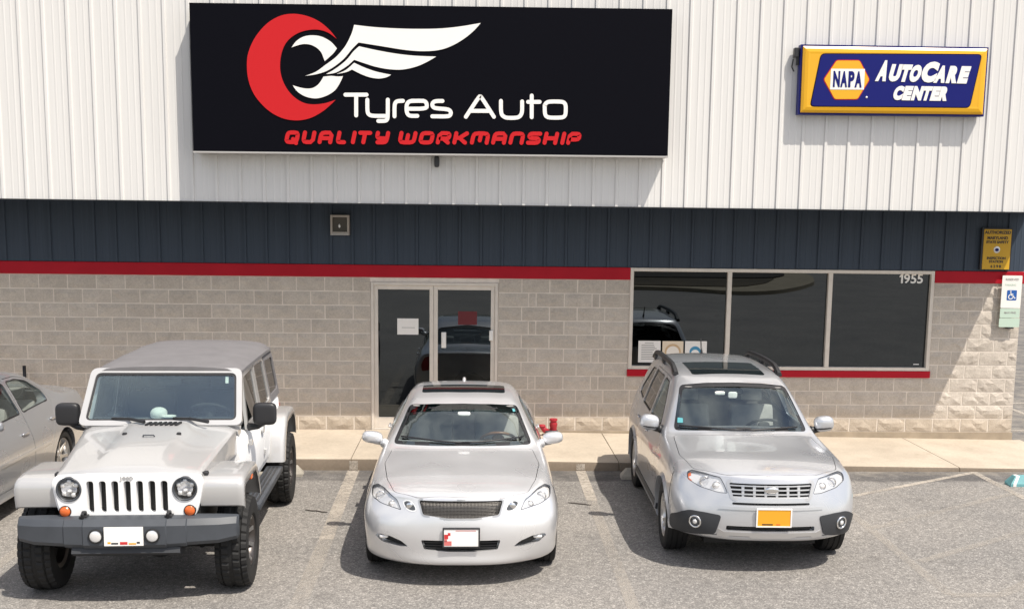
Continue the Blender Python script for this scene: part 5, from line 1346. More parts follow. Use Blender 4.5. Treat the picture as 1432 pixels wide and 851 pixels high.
# ------------------------------------------------------------------ ground, pavement, markings
def zw(x): return .15 if x < -1 else max(.035, .15-.0125*(x+1))
def build_ground():
    bm = bmesh.new(); vs = [bm.verts.new(p) for p in ((-400, -400, 0), (400, -400, 0), (400, 400, 0), (-400, 400, 0))]; bm.faces.new(vs)
    tag(link('parking_lot', bm_me(bm), G['asphalt']), 'worn grey asphalt of the parking lot', kind='structure')
    # pavement slabs along the wall, each a piece, and the kerb stones in front
    pv = bpy.data.objects.new('pavement', None); COL.objects.link(pv); tag(pv, 'pale concrete pavement along the wall', kind='structure')
    joints = [-13.5, -11.9, -9.6, -7.3, -5.4, -3.5, -1.565, .2, 1.93, 4.2, 6.49, 8.30]
    for x0, x1 in zip(joints, joints[1:]):
        bm = bmesh.new(); a, b = x0+.006, x1-.006; n = 6; rings = []
        for i in range(n+1):
            x = a+(b-a)*i/n; z = zw(x); sk = .10*0
            rings.append([(x, -1.86, -.05), (x, -1.86, z-.003), (x, -1.848, z), (x, -.030, z), (x, -.028, -.05)])
        loft(bm, rings); o = link('slab', bm_me(bm), G['walk'], pv)
        bm = bmesh.new(); rings = []
        for i in range(n+1):
            x = a+(b-a)*i/n; z = zw(x); rings.append([(x, -2.05, -.05), (x, -2.04, z-.025), (x, -2.025, z-.006), (x, -2.0, z-.001), (x, -1.864, z-.001), (x, -1.864, -.05)])
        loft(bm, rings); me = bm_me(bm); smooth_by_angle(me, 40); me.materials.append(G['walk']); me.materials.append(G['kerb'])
        for p in me.polygons: p.material_index = 1 if p.normal.y < -.75 else 0  # front face takes a darker brown than the top
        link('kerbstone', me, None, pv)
    bm = bmesh.new(); box(bm, -13.5, 8.28, -1.9, -.05, -.06, .015); link('bedding', bm_me(bm), G['base'], pv)
    # stall lines
    def stripe(pts, wd, mt, nm='stall_line', z=.004):
        bm = bmesh.new(); pts = [Vector(p) for p in pts]; L = []; R_ = []
        for i, p in enumerate(pts):
            d = (pts[min(i+1, len(pts)-1)]-pts[max(i-1, 0)]).normalized(); n = Vector((-d.y, d.x))*wd/2
            L.append(bm.verts.new((*(p+n), z))); R_.append(bm.verts.new((*(p-n), z)))
        for i in range(len(pts)-1): bm.faces.new((L[i], R_[i], R_[i+1], L[i+1]))
        o = link(nm, bm_me(bm), mt); o['kind'] = 'structure'; return o
    l1, l2 = G['line'], G['line2']
    tag(stripe([(-1.53, -2.06), (-1.50, -4.2), (-1.48, -5.2)], .15, l1), 'worn pale stall line left of the pale sedan')
    stripe([(-1.48, -5.2), (-1.46, -7.6)], .15, l2)
    tag(stripe([(1.425, -2.06), (1.41, -3.6)], .13, l1), 'worn pale stall line right of the pale sedan')
    stripe([(1.41, -3.6), (1.38, -7.8)], .115, l2)
    stripe([(-4.45, -2.06), (-4.40, -7.6)], .115, l2)
    stripe([(4.30, -2.06), (4.30, -4.6), (4.26, -6.94)], .105, l2, 'aisle_line')
    tag(stripe([(4.45, -3.46), (6.66, -2.09)], .085, l1, 'aisle_line'), 'pale slanting line of the striped aisle nearest the kerb')
    stripe([(6.66, -2.06), (6.66, -3.5)], .10, l1, 'aisle_line', .005); stripe([(6.66, -3.5), (6.60, -7.2)], .105, l2, 'aisle_line')
    stripe([(4.36, -4.76), (6.62, -3.24)], .10, l2, 'aisle_line', .005); stripe([(4.36, -5.98), (6.60, -4.48)], .10, l2, 'aisle_line', .005)
    stripe([(4.26, -6.95), (4.72, -6.95), (5.15, -6.60), (6.60, -5.66)], .11, l2, 'aisle_line', .005)
    for x in (9.6, 12.4): stripe([(x, .9), (x+.05, 6.4)], .10, l1)
    stripe([(8.55, .9), (20, .9)], .11, l1); stripe([(8.5, 3.6), (20, 3.7)], .11, l1)
    # the paint carried on over the kerb
    for x in (-1.53, 1.425):
        bm = bmesh.new(); z = zw(x); vs = [bm.verts.new(p) for p in ((x-.055, -2.053, .012), (x+.055, -2.053, .012), (x+.055, -2.0425, z-.025), (x-.055, -2.0425, z-.025))]; bm.faces.new(vs); o = link('kerb_mark', bm_me(bm), G['line']); o['kind'] = 'structure'
    # short tar-filled cracks across the two lines
    bm = bmesh.new()
    for (x0, y0, x1, y1) in ((-1.86, -4.04, -1.60, -4.16), (1.12, -3.70, 1.38, -3.82)):
        pts = [Vector((x0+(x1-x0)*i/8, y0+(y1-y0)*i/8+random.uniform(-.012, .012))) for i in range(9)]
        for i in range(8):
            a, b = pts[i], pts[i+1]; w = .016*(1 if 0 < i < 7 else .7)
            vs = [bm.verts.new((p.x, p.y+s*w, .008)) for p, s in ((a, -1), (b, -1), (b, 1), (a, 1))]; bm.faces.new(vs)
    o = link('crack_filler', bm_me(bm), mat('tar', (.045, .036, .030), .8)); o['kind'] = 'structure'
    # concrete wheel stops
    def stop(xc, yc, mt, label, wd=1.83, ends=None):
        bm = bmesh.new(); h = wd/2
        rings = [[(x*1.0, -.085, 0), (x*1.0, -.085, .035), (xx, -.045, .125), (xx, .045, .125), (x*1.0, .085, .035), (x*1.0, .085, 0)] for x, xx in ((-h, -h+.07), (h, h-.07))]
        loft(bm, rings); me = bm_me(bm); o = link('wheel_stop', me, mt, None, (xc, yc, .001)); tag(o, label, 'wheel stop', 'wheel stops by the kerb')
        if ends:
            for s in (-1, 1):
                b = bmesh.new(); e = h*s; loft(b, [[(x, -.089, .001), (x, -.089, .037), (xx, -.048, .129), (xx, .048, .129), (x, .089, .037), (x, .089, .001)] for x, xx in ((e-.03*s, e-.085*s), (e-.07*s, e-.125*s))]); link('painted_end', bm_me(b), ends, o)
        return o
    stop(-3.055, -2.34, G['stop'], 'pale wheel stop behind the rear tyre of the white off-roader'); stop(-.06, -2.40, G['stop'], 'wheel stop hidden behind the pale silver sedan'); stop(2.815, -2.45, G['stop'], 'pale wheel stop behind the rear tyre of the station wagon')
    stop(-5.95, -2.34, G['stop'], 'wheel stop behind the grey sedan at the left'); stop(7.70, -2.80, G['teal'], 'teal wheel stop with a white end at the right edge', 1.85, WHITE_END)
    # across the lot, seen only mirrored in the glass: planted island, kerb, verge
    bm = bmesh.new(); out = round_poly([(-60, -29.2), (6.7, -29.3), (8.7, -28.7), (10.3, -26.9), (12.0, -27.6), (13.8, -30.2), (15.3, -33.2), (16.4, -37.3), (17.2, -43.6), (15.8, -46), (-60, -46)], 1.2, 5)
    me = prism_me(out, 'Z', -.1, .15); tag(link('island_kerb', me, G['island']), 'concrete island across the lot', kind='structure')
    me = prism_me(round_poly([(-60, -29.8), (6.7, -29.9), (9.0, -29.5), (11.0, -29.3), (12.6, -31.5), (14.0, -35.0), (-60, -35.0)], .8, 4), 'Z', .02, .18); tag(link('dry_grass', me, mat('dry_grass', (.075, .058, .035), .95, var=(.6, .4), bump=(8, 1, .1))), 'dry grass strip', kind='structure')
    me = prism_me(round_poly([(-60, -34.0), (7.4, -34.4), (13.6, -34.5), (15.0, -37.0), (15.7, -41), (15.8, -45.4), (-60, -45.4)], .8, 4), 'Z', .02, .22); tag(link('mulch_bed', me, G['mulch']), 'dark mulch bed', kind='structure')
    bm = bmesh.new(); box(bm, -400, 400, -42.6+(-4.5), -46.4, -.1, .15); tag(link('far_kerb', bm_me(bm), G['island']), 'far kerb', kind='structure')
    bm = bmesh.new(); box(bm, -400, 400, -400, -47.1, -.1, .14); tag(link('verge', bm_me(bm), G['grass']), 'grass verge', kind='structure')
build_ground()
# ------------------------------------------------------------------ lettering and signs
def chaikin(p, n=2):
    p = [Vector(q) for q in p]
    for _ in range(n):
        q = [p[0]]
        for a, b in zip(p, p[1:]):
            q += [a.lerp(b, .25), a.lerp(b, .75)]
        q.append(p[-1]); p = q
    return p
def ribbon(bm, pts, wd, y0, y1, caps=True, smooth=2):
    """flat raised stroke in the XZ plane; y0 is the visible face"""
    closed = (Vector(pts[0])-Vector(pts[-1])).length < 1e-4
    p = chaikin(pts, smooth) if len(pts) > 2 else [Vector(q) for q in pts]
    n = len(p); Lf = []; Rf = []
    for i in range(n):
        a = p[i-1] if i else (p[-2] if closed else p[0]); b = p[i+1] if i < n-1 else (p[1] if closed else p[-1])
        d = (b-a).normalized(); nn = Vector((-d.y, d.x))*wd/2; Lf.append(p[i]+nn); Rf.append(p[i]-nn)
    V = lambda q, y: bm.verts.new((q.x, y, q.y))
    L0 = [V(q, y0) for q in Lf]; R0 = [V(q, y0) for q in Rf]; L1 = [V(q, y1) for q in Lf]; R1 = [V(q, y1) for q in Rf]
    for i in range(n-1):
        bm.faces.new((L0[i], R0[i], R0[i+1], L0[i+1])); bm.faces.new((L0[i], L0[i+1], L1[i+1], L1[i])); bm.faces.new((R0[i], R1[i], R1[i+1], R0[i+1]))
    if caps and not closed:
        for e, s in ((0, -1), (n-1, 1)):
            d = (p[1]-p[0]).normalized() if e == 0 else (p[-1]-p[-2]).normalized()
            c = p[e]; nn = Vector((-d.y, d.x)); arc = [c+(nn*cos(t)+d*s*sin(t))*wd/2 for t in [pi*k/8 for k in range(9)]]
            F = [V(q, y0) for q in arc]; Bk = [V(q, y1) for q in arc]
            bm.faces.new(F)
            for k in range(8): bm.faces.new((F[k], F[k+1], Bk[k+1], Bk[k]))
def stroke_obj(name, strokes, wd, y, mt, parent, caps=True, smooth=2):
    bm = bmesh.new()
    for i, s in enumerate(strokes): ribbon(bm, s, wd, y-.0004*i, y+.006, caps, smooth)
    return link(name, bm_me(bm), mt, parent)
def shape_obj(name, pts, y, mt, parent, t=.006, closed_spline=None):
    return link(name, prism_me(pts, 'Y', y, y+t), mt, parent)
LOGO = {
"red":[[(-1.751,5.491),(-1.839,5.597),(-1.965,5.697),(-2.112,5.76),(-2.281,5.786),(-2.451,5.76),(-2.621,5.664),(-2.773,5.496),(-2.865,5.308),(-2.89,5.141),(-2.873,4.954),(-2.809,4.788),(-2.705,4.654),(-2.579,4.551),(-2.431,4.486),(-2.271,4.467),(-2.11,4.495),(-1.959,4.572),(-1.85,4.658),(-1.772,4.733)],[(-1.772,4.733),(-1.914,4.688),(-2.064,4.671),(-2.192,4.694),(-2.319,4.776),(-2.413,4.9),(-2.464,5.045),(-2.469,5.191),(-2.437,5.337),(-2.371,5.452),(-2.264,5.537),(-2.136,5.585),(-1.988,5.598),(-1.861,5.565),(-1.751,5.491)]],
"w1":[[(-2.152,5.025),(-2.018,5.078),(-1.899,5.163),(-1.769,5.259),(-1.673,5.362),(-1.615,5.447),(-1.557,5.568),(-1.528,5.666)],[(-1.528,5.666),(-1.253,5.642),(-0.873,5.631),(-0.492,5.639),(-0.205,5.669),(0.081,5.721)],[(0.081,5.721),(-0.014,5.617),(-0.147,5.512),(-0.3,5.426),(-0.453,5.376),(-0.644,5.358),(-0.873,5.368),(-1.178,5.409),(-1.473,5.45)],[(-1.473,5.45),(-1.559,5.365),(-1.655,5.252),(-1.77,5.157),(-1.885,5.089),(-2.019,5.046),(-2.152,5.025)]],
"w2":[[(-1.889,5.052),(-1.771,5.119),(-1.636,5.224),(-1.54,5.337),(-1.467,5.403)],[(-1.467,5.403),(-1.255,5.361),(-0.988,5.32),(-0.759,5.3),(-0.487,5.294)],[(-0.487,5.294),(-0.606,5.225),(-0.74,5.166),(-0.912,5.126),(-1.084,5.126),(-1.256,5.153),(-1.389,5.191),(-1.532,5.235)],[(-1.532,5.235),(-1.618,5.159),(-1.733,5.087),(-1.809,5.061),(-1.889,5.052)]],
"w3":[[(-1.756,5.054),(-1.638,5.107),(-1.532,5.198)],[(-1.532,5.198),(-1.409,5.145),(-1.275,5.1),(-1.161,5.075),(-1.062,5.058)],[(-1.062,5.058),(-1.123,5.025),(-1.219,5.008),(-1.333,5.021),(-1.447,5.06),(-1.561,5.114)],[(-1.561,5.114),(-1.638,5.079),(-1.756,5.054)]],
"c1":[[(-2.321,5.374),(-2.259,5.453),(-2.164,5.51),(-2.05,5.527),(-1.937,5.511),(-1.824,5.452),(-1.749,5.372)],[(-1.749,5.372),(-1.80,5.305),(-1.905,5.212)],[(-1.905,5.212),(-1.921,5.256),(-1.949,5.32),(-2.005,5.375),(-2.08,5.41),(-2.165,5.418),(-2.241,5.402),(-2.321,5.374)]],
"c2":[[(-2.315,4.905),(-2.221,4.878),(-2.135,4.867),(-2.059,4.877),(-1.992,4.92),(-1.943,4.985),(-1.925,5.018)],[(-1.925,5.018),(-1.829,5.030),(-1.74,5.024),(-1.676,5.030)],[(-1.676,5.030),(-1.706,4.962),(-1.774,4.858),(-1.87,4.791),(-1.985,4.751),(-2.08,4.75),(-2.175,4.776),(-2.26,4.831),(-2.315,4.905)]]}
TYRES = [('T',[[(-1.647,4.799),(-1.377,4.804)],[(-1.51,4.802),(-1.512,4.542)]]),('y',[[(-1.368,4.741),(-1.369,4.59),(-1.351,4.556),(-1.309,4.539),(-1.111,4.542)],[(-1.106,4.746),(-1.107,4.52),(-1.121,4.488),(-1.153,4.478),(-1.229,4.477)]]),
('r',[[(-1.021,4.539),(-1.021,4.686),(-1.002,4.72),(-0.975,4.732),(-0.912,4.735)]]),('e',[[(-0.84,4.637),(-0.606,4.641),(-0.606,4.7),(-0.622,4.729),(-0.652,4.74),(-0.80,4.737)],[(-0.652,4.739),(-0.802,4.737),(-0.843,4.723),(-0.864,4.689),(-0.868,4.637),(-0.862,4.587),(-0.844,4.558),(-0.811,4.547),(-0.728,4.549)]]),
('s',[[(-0.405,4.742),(-0.488,4.74),(-0.525,4.726),(-0.539,4.692),(-0.525,4.661),(-0.488,4.648),(-0.351,4.641),(-0.312,4.628),(-0.293,4.597),(-0.307,4.56),(-0.344,4.548),(-0.536,4.547)]]),
('A',[[(-0.103,4.548),(0.069,4.811),(0.088,4.811),(0.259,4.554)],[(-0.038,4.624),(0.194,4.627)]]),('u',[[(0.348,4.755),(0.349,4.619),(0.366,4.571),(0.408,4.547),(0.45,4.543),(0.543,4.545),(0.59,4.559),(0.615,4.593),(0.624,4.635),(0.622,4.753)]]),
('t',[[(0.745,4.829),(0.748,4.557)],[(0.699,4.749),(0.848,4.752)]]),('o',[[(0.914,4.708),(0.918,4.605),(0.935,4.571),(0.975,4.554),(1.138,4.557),(1.173,4.573),(1.189,4.605),(1.189,4.712),(1.172,4.744),(1.135,4.761),(0.971,4.759),(0.932,4.74),(0.914,4.708)]])]
_o = [(0,.2),(0,.8),(.12,1),(.88,1),(1,.8),(1,.2),(.88,0),(.12,0),(0,.2)]
GLY = {'Q':[_o,[(.62,.32),(.98,-.10)]],'U':[[(0,1),(0,.22),(.14,0),(1,0),(1,1)]],'A':[[(0,0),(0,.78),(.14,1),(1,1),(1,0)],[(0,.42),(1,.42)]],'L':[[(0,1),(0,.18),(.1,0),(1,0)]],'I':[[(.5,0),(.5,1)]],'T':[[(0,1),(1,1)],[(.5,1),(.5,0)]],
'Y':[[(0,1),(0,.62),(.14,.42),(1,.42)],[(1,1),(1,.2),(.86,0),(.15,0)]],'W':[[(0,1),(0,.22),(.12,0),(.88,0),(1,.22),(1,1)],[(.5,0),(.5,.78)]],'O':[_o],'R':[[(0,0),(0,1),(.88,1),(1,.86),(1,.58),(.88,.42),(.2,.42)],[(.45,.42),(1,0)]],'K':[[(0,1),(0,0)],[(1,1),(.38,.5),(1,0)],[(0,.5),(.38,.5)]],
'M':[[(0,0),(0,.78),(.12,1),(.88,1),(1,.78),(1,0)],[(.5,1),(.5,.25)]],'N':[[(0,0),(0,.78),(.14,1),(.86,1),(1,.78),(1,0)]],'S':[[(1,1),(.14,1),(0,.85),(0,.65),(.14,.5),(.86,.5),(1,.35),(1,.15),(.86,0),(0,0)]],'H':[[(0,1),(0,0)],[(1,1),(1,0)],[(0,.5),(1,.5)]],'P':[[(0,0),(0,1),(.88,1),(1,.86),(1,.54),(.88,.38),(.2,.38)]]}
QW = [('Q',-2.429,.198),('U',-2.213,.188),('A',-2.002,.203),('L',-1.772,.150),('I',-1.580,.060),('T',-1.505,.194),('Y',-1.279,.199),('W',-.976,.248),('O',-.71,.209),('R',-.483,.198),('K',-.269,.205),('M',-.042,.258),('A',.233,.207),('N',.457,.212),('S',.686,.2),('H',.901,.205),('I',1.125,.065),('P',1.209,.193)]
def quad_box(bm, c, y0, y1):
    """box whose front outline is the quad c (x,z), between y0 (front) and y1"""
    A = [bm.verts.new((x, y0, z)) for x, z in c]; Bv = [bm.verts.new((x, y1, z)) for x, z in c]
    bm.faces.new(A); bm.faces.new(Bv[::-1])
    for i in range(4): bm.faces.new((A[i], A[(i+1) % 4], Bv[(i+1) % 4], Bv[i]))
def build_signs():
    S = thing('shop_sign', 'big black shop sign with a red crescent and white wing above the doors', 'sign', (0, YO, 0))
    F = -1.52-YO; c = [(-3.595, 5.896), (2.542, 5.944), (2.538, 4.093), (-3.595, 4.064)]
    bm = bmesh.new(); quad_box(bm, c, F, F+.012); link('face', bm_me(bm), G['signblack'], S)
    bm = bmesh.new(); ci = [(-3.590, 5.890), (2.537, 5.938), (2.533, 4.099), (-3.590, 4.070)]; quad_box(bm, ci, F+.014, -.032); link('cabinet', bm_me(bm), G['signblack'], S)
    bm = bmesh.new(); quad_box(bm, [(-3.600, 4.062), (2.543, 4.091), (2.543, 4.071), (-3.600, 4.042)], F-.006, -.034); link('bottom_rail', bm_me(bm), G['edge'], S)
    Y = F-.008
    def seg(k, n=4):
        out = []
        for s in LOGO[k]: out += spline(s, n)[:-1]
        return out
    shape_obj('red_crescent', seg('red'), Y, G['signred'], S)
    for k, nm in (('c1', 'spanner_jaw'), ('c2', 'spanner_jaw')): shape_obj(nm, seg(k), Y, G['signwhite'], S)
    for i, k in enumerate(('w1', 'w2', 'w3')): 
        shape_obj('wing_feather', seg(k), Y-.002, G['signwhite'], S, .006)
    # black keylines between wing and spanner
    for i, (ch, st) in enumerate(TYRES): stroke_obj('letter', st, .050, Y, G['signwhite'], S)
    for ch, x0, wd in QW:
        t = (x0+2.43)/3.83; zb = 4.168+.047*t; zt = 4.340+.043*t; sw = .052; h = zt-zb-sw; sh = .22
        ww = max(wd-sw-sh*h*.6, .001)
        st = [[(x0+sw/2+(u*ww if ch != 'I' else (wd-sw)/2)+sh*h*(v-.3), zb+sw/2+v*h) for u, v in s] for s in GLY[ch]]
        stroke_obj('letter', st, sw, Y, G['signred'], S, True, 1)
    # the parts-chain sign to the right
    N = thing('service_sign', 'blue and yellow lightbox sign with white lettering on the white siding', 'sign', (0, YO, 0))
    F = -1.43-YO; c = [(4.270, 5.556), (6.772, 5.566), (6.769, 4.676), (4.274, 4.662)]
    bm = bmesh.new(); quad_box(bm, c, F+.03, -.030); link('cabinet', bm_me(bm), G['nblue'], N)
    ins = lambda d: [(c[0][0]+d, c[0][1]-d), (c[1][0]-d, c[1][1]-d), (c[2][0]-d, c[2][1]+d), (c[3][0]+d, c[3][1]+d)]
    bm = bmesh.new(); ring = [[(x, y, z) for x, z in ins(d)] for d, y in ((.024, F+.028), (.024, F+.012), (.055, F-.006), (.095, F-.014), (.12, F-.012))]
    R = [[bm.verts.new(p) for p in r] for r in ring]
    for a, b in zip(R, R[1:]):
        for i in range(4): bm.faces.new((a[i], a[(i+1) % 4], b[(i+1) % 4], b[i]))
    bm.faces.new(R[-1]); bm.faces.new(R[0][::-1]); link('yellow_face', bm_me(bm), G['nyellow'], N)
    bl = [(4.532, 5.432), (6.661, 5.462), (6.546, 4.788), (4.422, 4.770)]
    link('keyline', prism_me(round_poly(offset_poly(bl, .010), .06), 'Y', F-.0155, F-.010), G['signblack'], N)
    link('blue_panel', prism_me(round_poly(bl, .05), 'Y', F-.019, F-.012), G['nblue'], N)
    hx = [(4.735, 5.352), (5.037, 5.357), (5.180, 5.118), (5.037, 4.868), (4.735, 4.862), (4.580, 5.110)]
    link('emblem_edge', prism_me(round_poly(offset_poly(hx, .010), .03), 'Y', F-.0215, F-.016), G['signred'], N)
    link('emblem', prism_me(round_poly(hx, .025), 'Y', F-.0245, F-.018), G['nyellow'], N)
    link('emblem_band', prism_me([(4.665, 5.246), (5.115, 5.252), (5.115, 4.988), (4.665, 4.982)], 'Y', F-.0275, F-.021), G['signwhite'], N)
    px = lambda x: 5.27+(x-560)*.001831
    for ch, a, b in (('N', 4.700, 4.790), ('A', 4.798, 4.888), ('P', 4.902, 4.982), ('A', 4.988, 5.082)): letter_fit(ch, a, b, 5.014, 5.220, F-.031, G['nblue'], N, .05)
    for ch, a, b, big in (('A', 560, 655, 1), ('U', 650, 742, 0), ('T', 728, 812, 0), ('O', 798, 890, 0), ('C', 882, 1012, 1), ('A', 985, 1078, 0), ('R', 1075, 1165, 0), ('E', 1158, 1240, 0)):
        t = (a-560)/680; z0 = 5.100-.012*t; letter_fit(ch, px(a)-.014, px(b)+.022, z0, z0+(.268 if big else .222), F-.026, G['signwhite'], N, .085, .25)
    for ch, a, b in (('C', 688, 768), ('E', 760, 832), ('N', 826, 912), ('T', 900, 972), ('E', 964, 1034), ('R', 1024, 1100)): letter_fit(ch, px(a)-.010, px(b)+.016, 4.862, 5.046, F-.026, G['signwhite'], N, .085, .25)
    bm = bmesh.new(); superell(bm, (5.159, F-.02, 4.892), (.014, .008, .014), 2, 12, 6); link('registered_dot', bm_me(bm, smooth=True), G['signwhite'], N)
    bm = bmesh.new(); box(bm, 4.20, 4.262, -.12, -.032, 5.40, 5.52, .006); tube(bm, [(4.20, -.06, 5.38), (4.185, -.06, 5.28), (4.215, -.06, 5.22)], .010, 6); box(bm, 4.235, 4.272, -.10, -.07, 5.30, 5.42); link('conduit_box', bm_me(bm), M['black'], N)
    # inspection plate on the navy band
    I = thing('inspection_sign', 'gold metal inspection plate screwed to the navy band at the right', 'sign', (7.70, -.085, 2.895))
    bm = bmesh.new(); box(bm, -.205, .205, 0, .03, -.292, .292); link('panel', bm_me(bm), G['signgold'], I)
    bm = bmesh.new()
    for q in ((-.235, -.207, -.30, .312), (.207, .222, -.295, .312), (-.207, .207, .294, .312)): box(bm, q[0], q[1], .004, .05, q[2], q[3])
    link('frame', bm_me(bm), M['black'], I)
    for s, z, sz in (('AUTHORIZED', .245, .062), ('MARYLAND', .165, .058), ('STATE SAFETY', .105, .052), ('INSPECTION', -.130, .050), ('STATION', -.180, .050), ('6 2 9 8', -.250, .055)):
        link('text_line', text_me(s, sz, .002, .002), M['black'], I, (0, -.002, z))
    link('seal', super_me((.0, -.001, -.005), (.050, .003, .050), 2, 24, 6), M['alloy'], I); link('seal_centre', super_me((.0, -.004, -.005), (.030, .003, .024), 2, 18, 6), G['nblue'], I)
    # accessible-parking signs near the corner
    H = thing('parking_sign', 'white accessible-parking sign with two green plates below at the corner', 'sign', (7.965, -.09, 0))
    def panel(nm, x0, x1, z0, z1, mt, y=0):
        return link(nm, prism_me(round_poly([(x0, z0), (x1, z0), (x1, z1), (x0, z1)], .015), 'Y', y, y+.004), mt, H)
    mp = panel('panel', -.150, .150, 2.035, 2.515, G['signwhite']); 
    panel('green_plate', -.150, .148, 1.890, 2.028, G['green']); panel('green_plate', -.155, .155, 1.752, 1.884, G['green'])
    panel('blue_square', -.066, .082, 2.150, 2.300, G['isa'], -.0025)
    wbm = [[(-.012, 2.282), (-.012, 2.281)], [(-.010, 2.262), (-.002, 2.222), (.030, 2.220), (.048, 2.180), (.060, 2.184)], [(-.006, 2.242), (.024, 2.241)], [(-.018, 2.235), (-.040, 2.215), (-.042, 2.188), (-.020, 2.168), (.008, 2.172), (.024, 2.194)]]
    stroke_obj('wheelchair_symbol', wbm[1:], .0125, -.0045, G['signwhite'], H, True, 1); link('symbol_head', super_me((-.012, -.003, 2.278), (.011, .003, .011), 2, 14, 6), G['signwhite'], H)
    link('text_line', text_me('RESERVED', .045, .001, .001), G['greyp'], H, (.0, -.001, 2.455)); link('text_line', text_me('PARKING', .040, .001, .001), G['green'], H, (-.02, -.001, 2.375))
    link('text_line', text_me('MAX FINE', .040, .001, .001), G['greyp'], H, (0, -.001, 1.965)); 
    bm = bmesh.new(); box(bm, -.03, .03, .004, .085, 1.80, 1.84); box(bm, -.03, .03, .004, .085, 2.40, 2.44); box(bm, -.02, .075, .0, .085, 1.728, 1.748); link('bracket', bm_me(bm), M['black'], H)
    # wall lamp, sensor
    L = thing('wall_light', 'square bronze wall light with a dark lens on the navy band', 'light', (-1.90, -.04, 3.13))
    bm = bmesh.new(); o, i = [(-.132, -.142), (.132, -.142), (.132, .142), (-.132, .142)], [(-.105, -.095), (.105, -.095), (.105, .112), (-.105, .112)]
    ring_plate(bm, o, i, lambda u, v, w: Vector((u, -.10+.13*w, v))); link('frame', bm_me(bm), G['bronze'], L)
    bm = bmesh.new(); box(bm, -.108, .108, -.055, -.03, -.098, .115); link('lens', bm_me(bm), G['lampglass'], L)
    bm = bmesh.new(); superell(bm, (-.01, -.058, -.01), (.018, .01, .03), 2, 10, 6); link('bulb', bm_me(bm, smooth=True), M['reflector'], L)
    bm = bmesh.new(); loft(bm, [[(x, -.103, -.142), (x, -.103, -.118), (x, -.06, -.095), (x, -.06, -.142)] for x in (-.12, .12)]); link('bottom_ledge', bm_me(bm), G['edge'], L)
    Cc = thing('photocell', 'small dark sensor hanging just under the big black sign', 'sensor', (-.484, YO-.06, 3.985))
    bm = bmesh.new(); superell(bm, (0, 0, 0), (.036, .045, .075), 3.5, 14, 10); link('housing', bm_me(bm, smooth=True), M['cladding'], Cc); bm = bmesh.new(); tube(bm, [(0, 0, .06), (0, 0, .10), (0, .03, .10)], .018, 8); link('mount', bm_me(bm), M['black'], Cc)
    # papers in door and window
    def paper(x0, x1, z0, z1, y, label, mt=G['paper'], cat='notice', bits=()):
        bm = bmesh.new(); xc, zc = (x0+x1)/2, (z0+z1)/2; box(bm, x0-xc, x1-xc, 0, .0015, z0-zc, z1-zc)
        o = link('notice', bm_me(bm), mt, None, (xc, y, zc)); tag(o, label, cat)
        for nm, a, b, c_, d, mm in bits:
            bm = bmesh.new(); box(bm, a, b, -.0012, -.0002, c_, d); link(nm, bm_me(bm), mm, o)
        return o
    txt = lambda n, w_, z0, dz: [('print_line', -w_, w_*random.uniform(.3, 1), z0-dz*i-.006, z0-dz*i+.004, G['greyp']) for i in range(n)]
    paper(-1.098, -.790, 1.558, 1.793, .022, 'white paper notice taped inside the left door', bits=[('print_line', -.09, .10, -.02, -.012, G['greyp'])])
    p = paper(-.213, .064, 1.707, 1.905, .022, 'dark red card hung behind the glass of the right door', mat('dim_red_card', (.11, .006, .010), .6), 'card')
    paper(2.453, 2.784, 1.170, 1.492, .036, 'white printed price list at the left of the window', bits=txt(9, .12, .10, .026)+[('print_line', -.07, .06, .125, .135, G['greyp'])])
    q = paper(2.811, 3.123, 1.170, 1.490, .036, 'cream poster with a tan ring beside the white price list', mat('cream_paper', (.74, .62, .47), .7))
    me = prism_me([(.12*cos(t), .12*sin(t)) for t in [2*pi*k/32 for k in range(32)]], 'Y', -.0014, -.0003); link('tan_ring', me, G['tan'], q); me = prism_me([(.095*cos(t), -.01+.095*sin(t)) for t in [2*pi*k/32 for k in range(32)]], 'Y', -.0026, -.0013); link('ring_centre', me, mat('cream_light', (.80, .74, .66), .7), q)
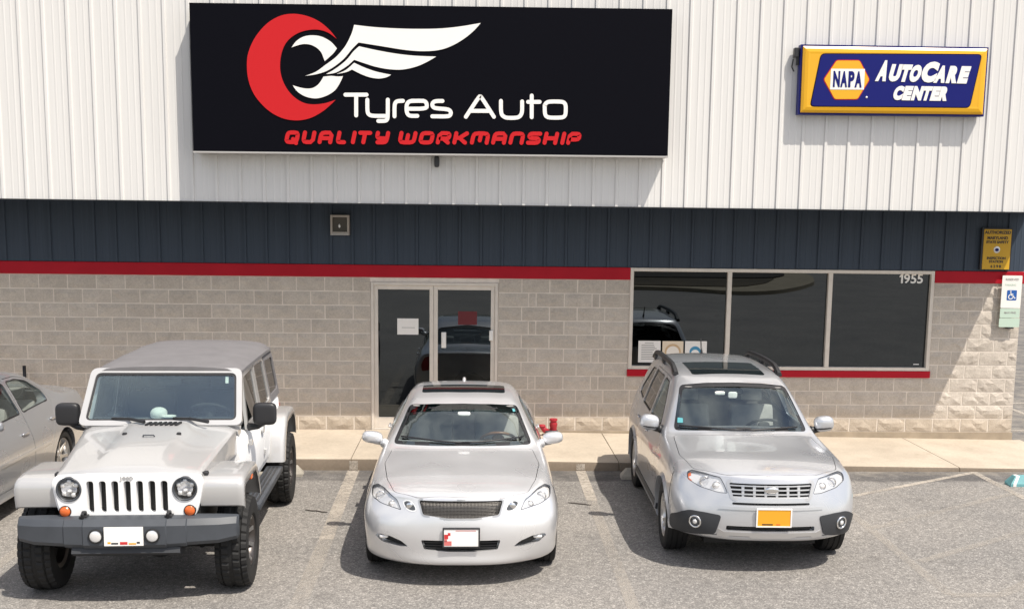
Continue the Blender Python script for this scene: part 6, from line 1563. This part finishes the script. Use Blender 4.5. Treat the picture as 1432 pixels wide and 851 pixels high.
    q = paper(3.149, 3.474, 1.170, 1.492, .036, 'white poster with a blue arch third from the left')
    me = prism_me([(-.01+.085*cos(t), .0+.085*sin(t)) for t in [2*pi*k/32 for k in range(32)]], 'Y', -.0014, -.0003); link('blue_arch', me, G['cyan'], q); me = prism_me([(-.01+.060*cos(t), -.02+.055*sin(t)) for t in [2*pi*k/32 for k in range(32)]], 'Y', -.0026, -.0013); link('arch_centre', me, G['signwhite'], q)
    # hose inlet by the wall, black post
    fr = mat('hydrant_red', (.36, .018, .03), .5)
    R_ = thing('fire_hose_inlet', 'red twin hose inlet at the foot of the wall beyond the pale sedan', 'fire hydrant', (1.19, -.26, .145))
    bm = bmesh.new(); lathe_x(bm, [(0, 0), (0, .052), (.10, .050), (.12, .058), (.16, .058), (.165, .046), (.19, .046), (.20, .060), (.225, .058), (.225, 0)], 20); bm.transform(Matrix.Rotation(-pi/2, 4, 'Y')); me = bm_me(bm); smooth_by_angle(me, 35); link('standpipe', me, fr, R_)
    bm = bmesh.new(); lathe_x(bm, [(0, 0), (0, .10), (.012, .11), (.028, .10), (.03, 0)], 22); bm.transform(Matrix.Translation((-.04, 0, .03)) @ Matrix.Rotation(-pi/2, 4, 'Y')); me = bm_me(bm); smooth_by_angle(me, 35); link('flange', me, M['bumper'], R_)
    bm = bmesh.new(); tube(bm, [(-.05, 0, .02), (-.13, -.03, .06), (-.165, -.04, .12)], [.04, .04, .042], 12); superell(bm, (-.168, -.04, .125), (.05, .05, .022), 3, 14, 8); link('side_inlet', bm_me(bm, smooth=True), fr, R_)
    Pp = thing('post', 'thin black post by the wall behind the grey sedan', 'post', (-6.42, -.12, .15))
    bm = bmesh.new(); tube(bm, [(0, 0, 0), (0, 0, .93)], .024, 10); link('pipe', bm_me(bm, smooth=True), M['black'], Pp); bm = bmesh.new(); tube(bm, [(0, 0, 0), (0, 0, .02)], .06, 10); link('foot', bm_me(bm, smooth=True), M['black'], Pp)
build_signs()
build_jeep(); build_sedan(); build_wagon(); build_left_sedan()
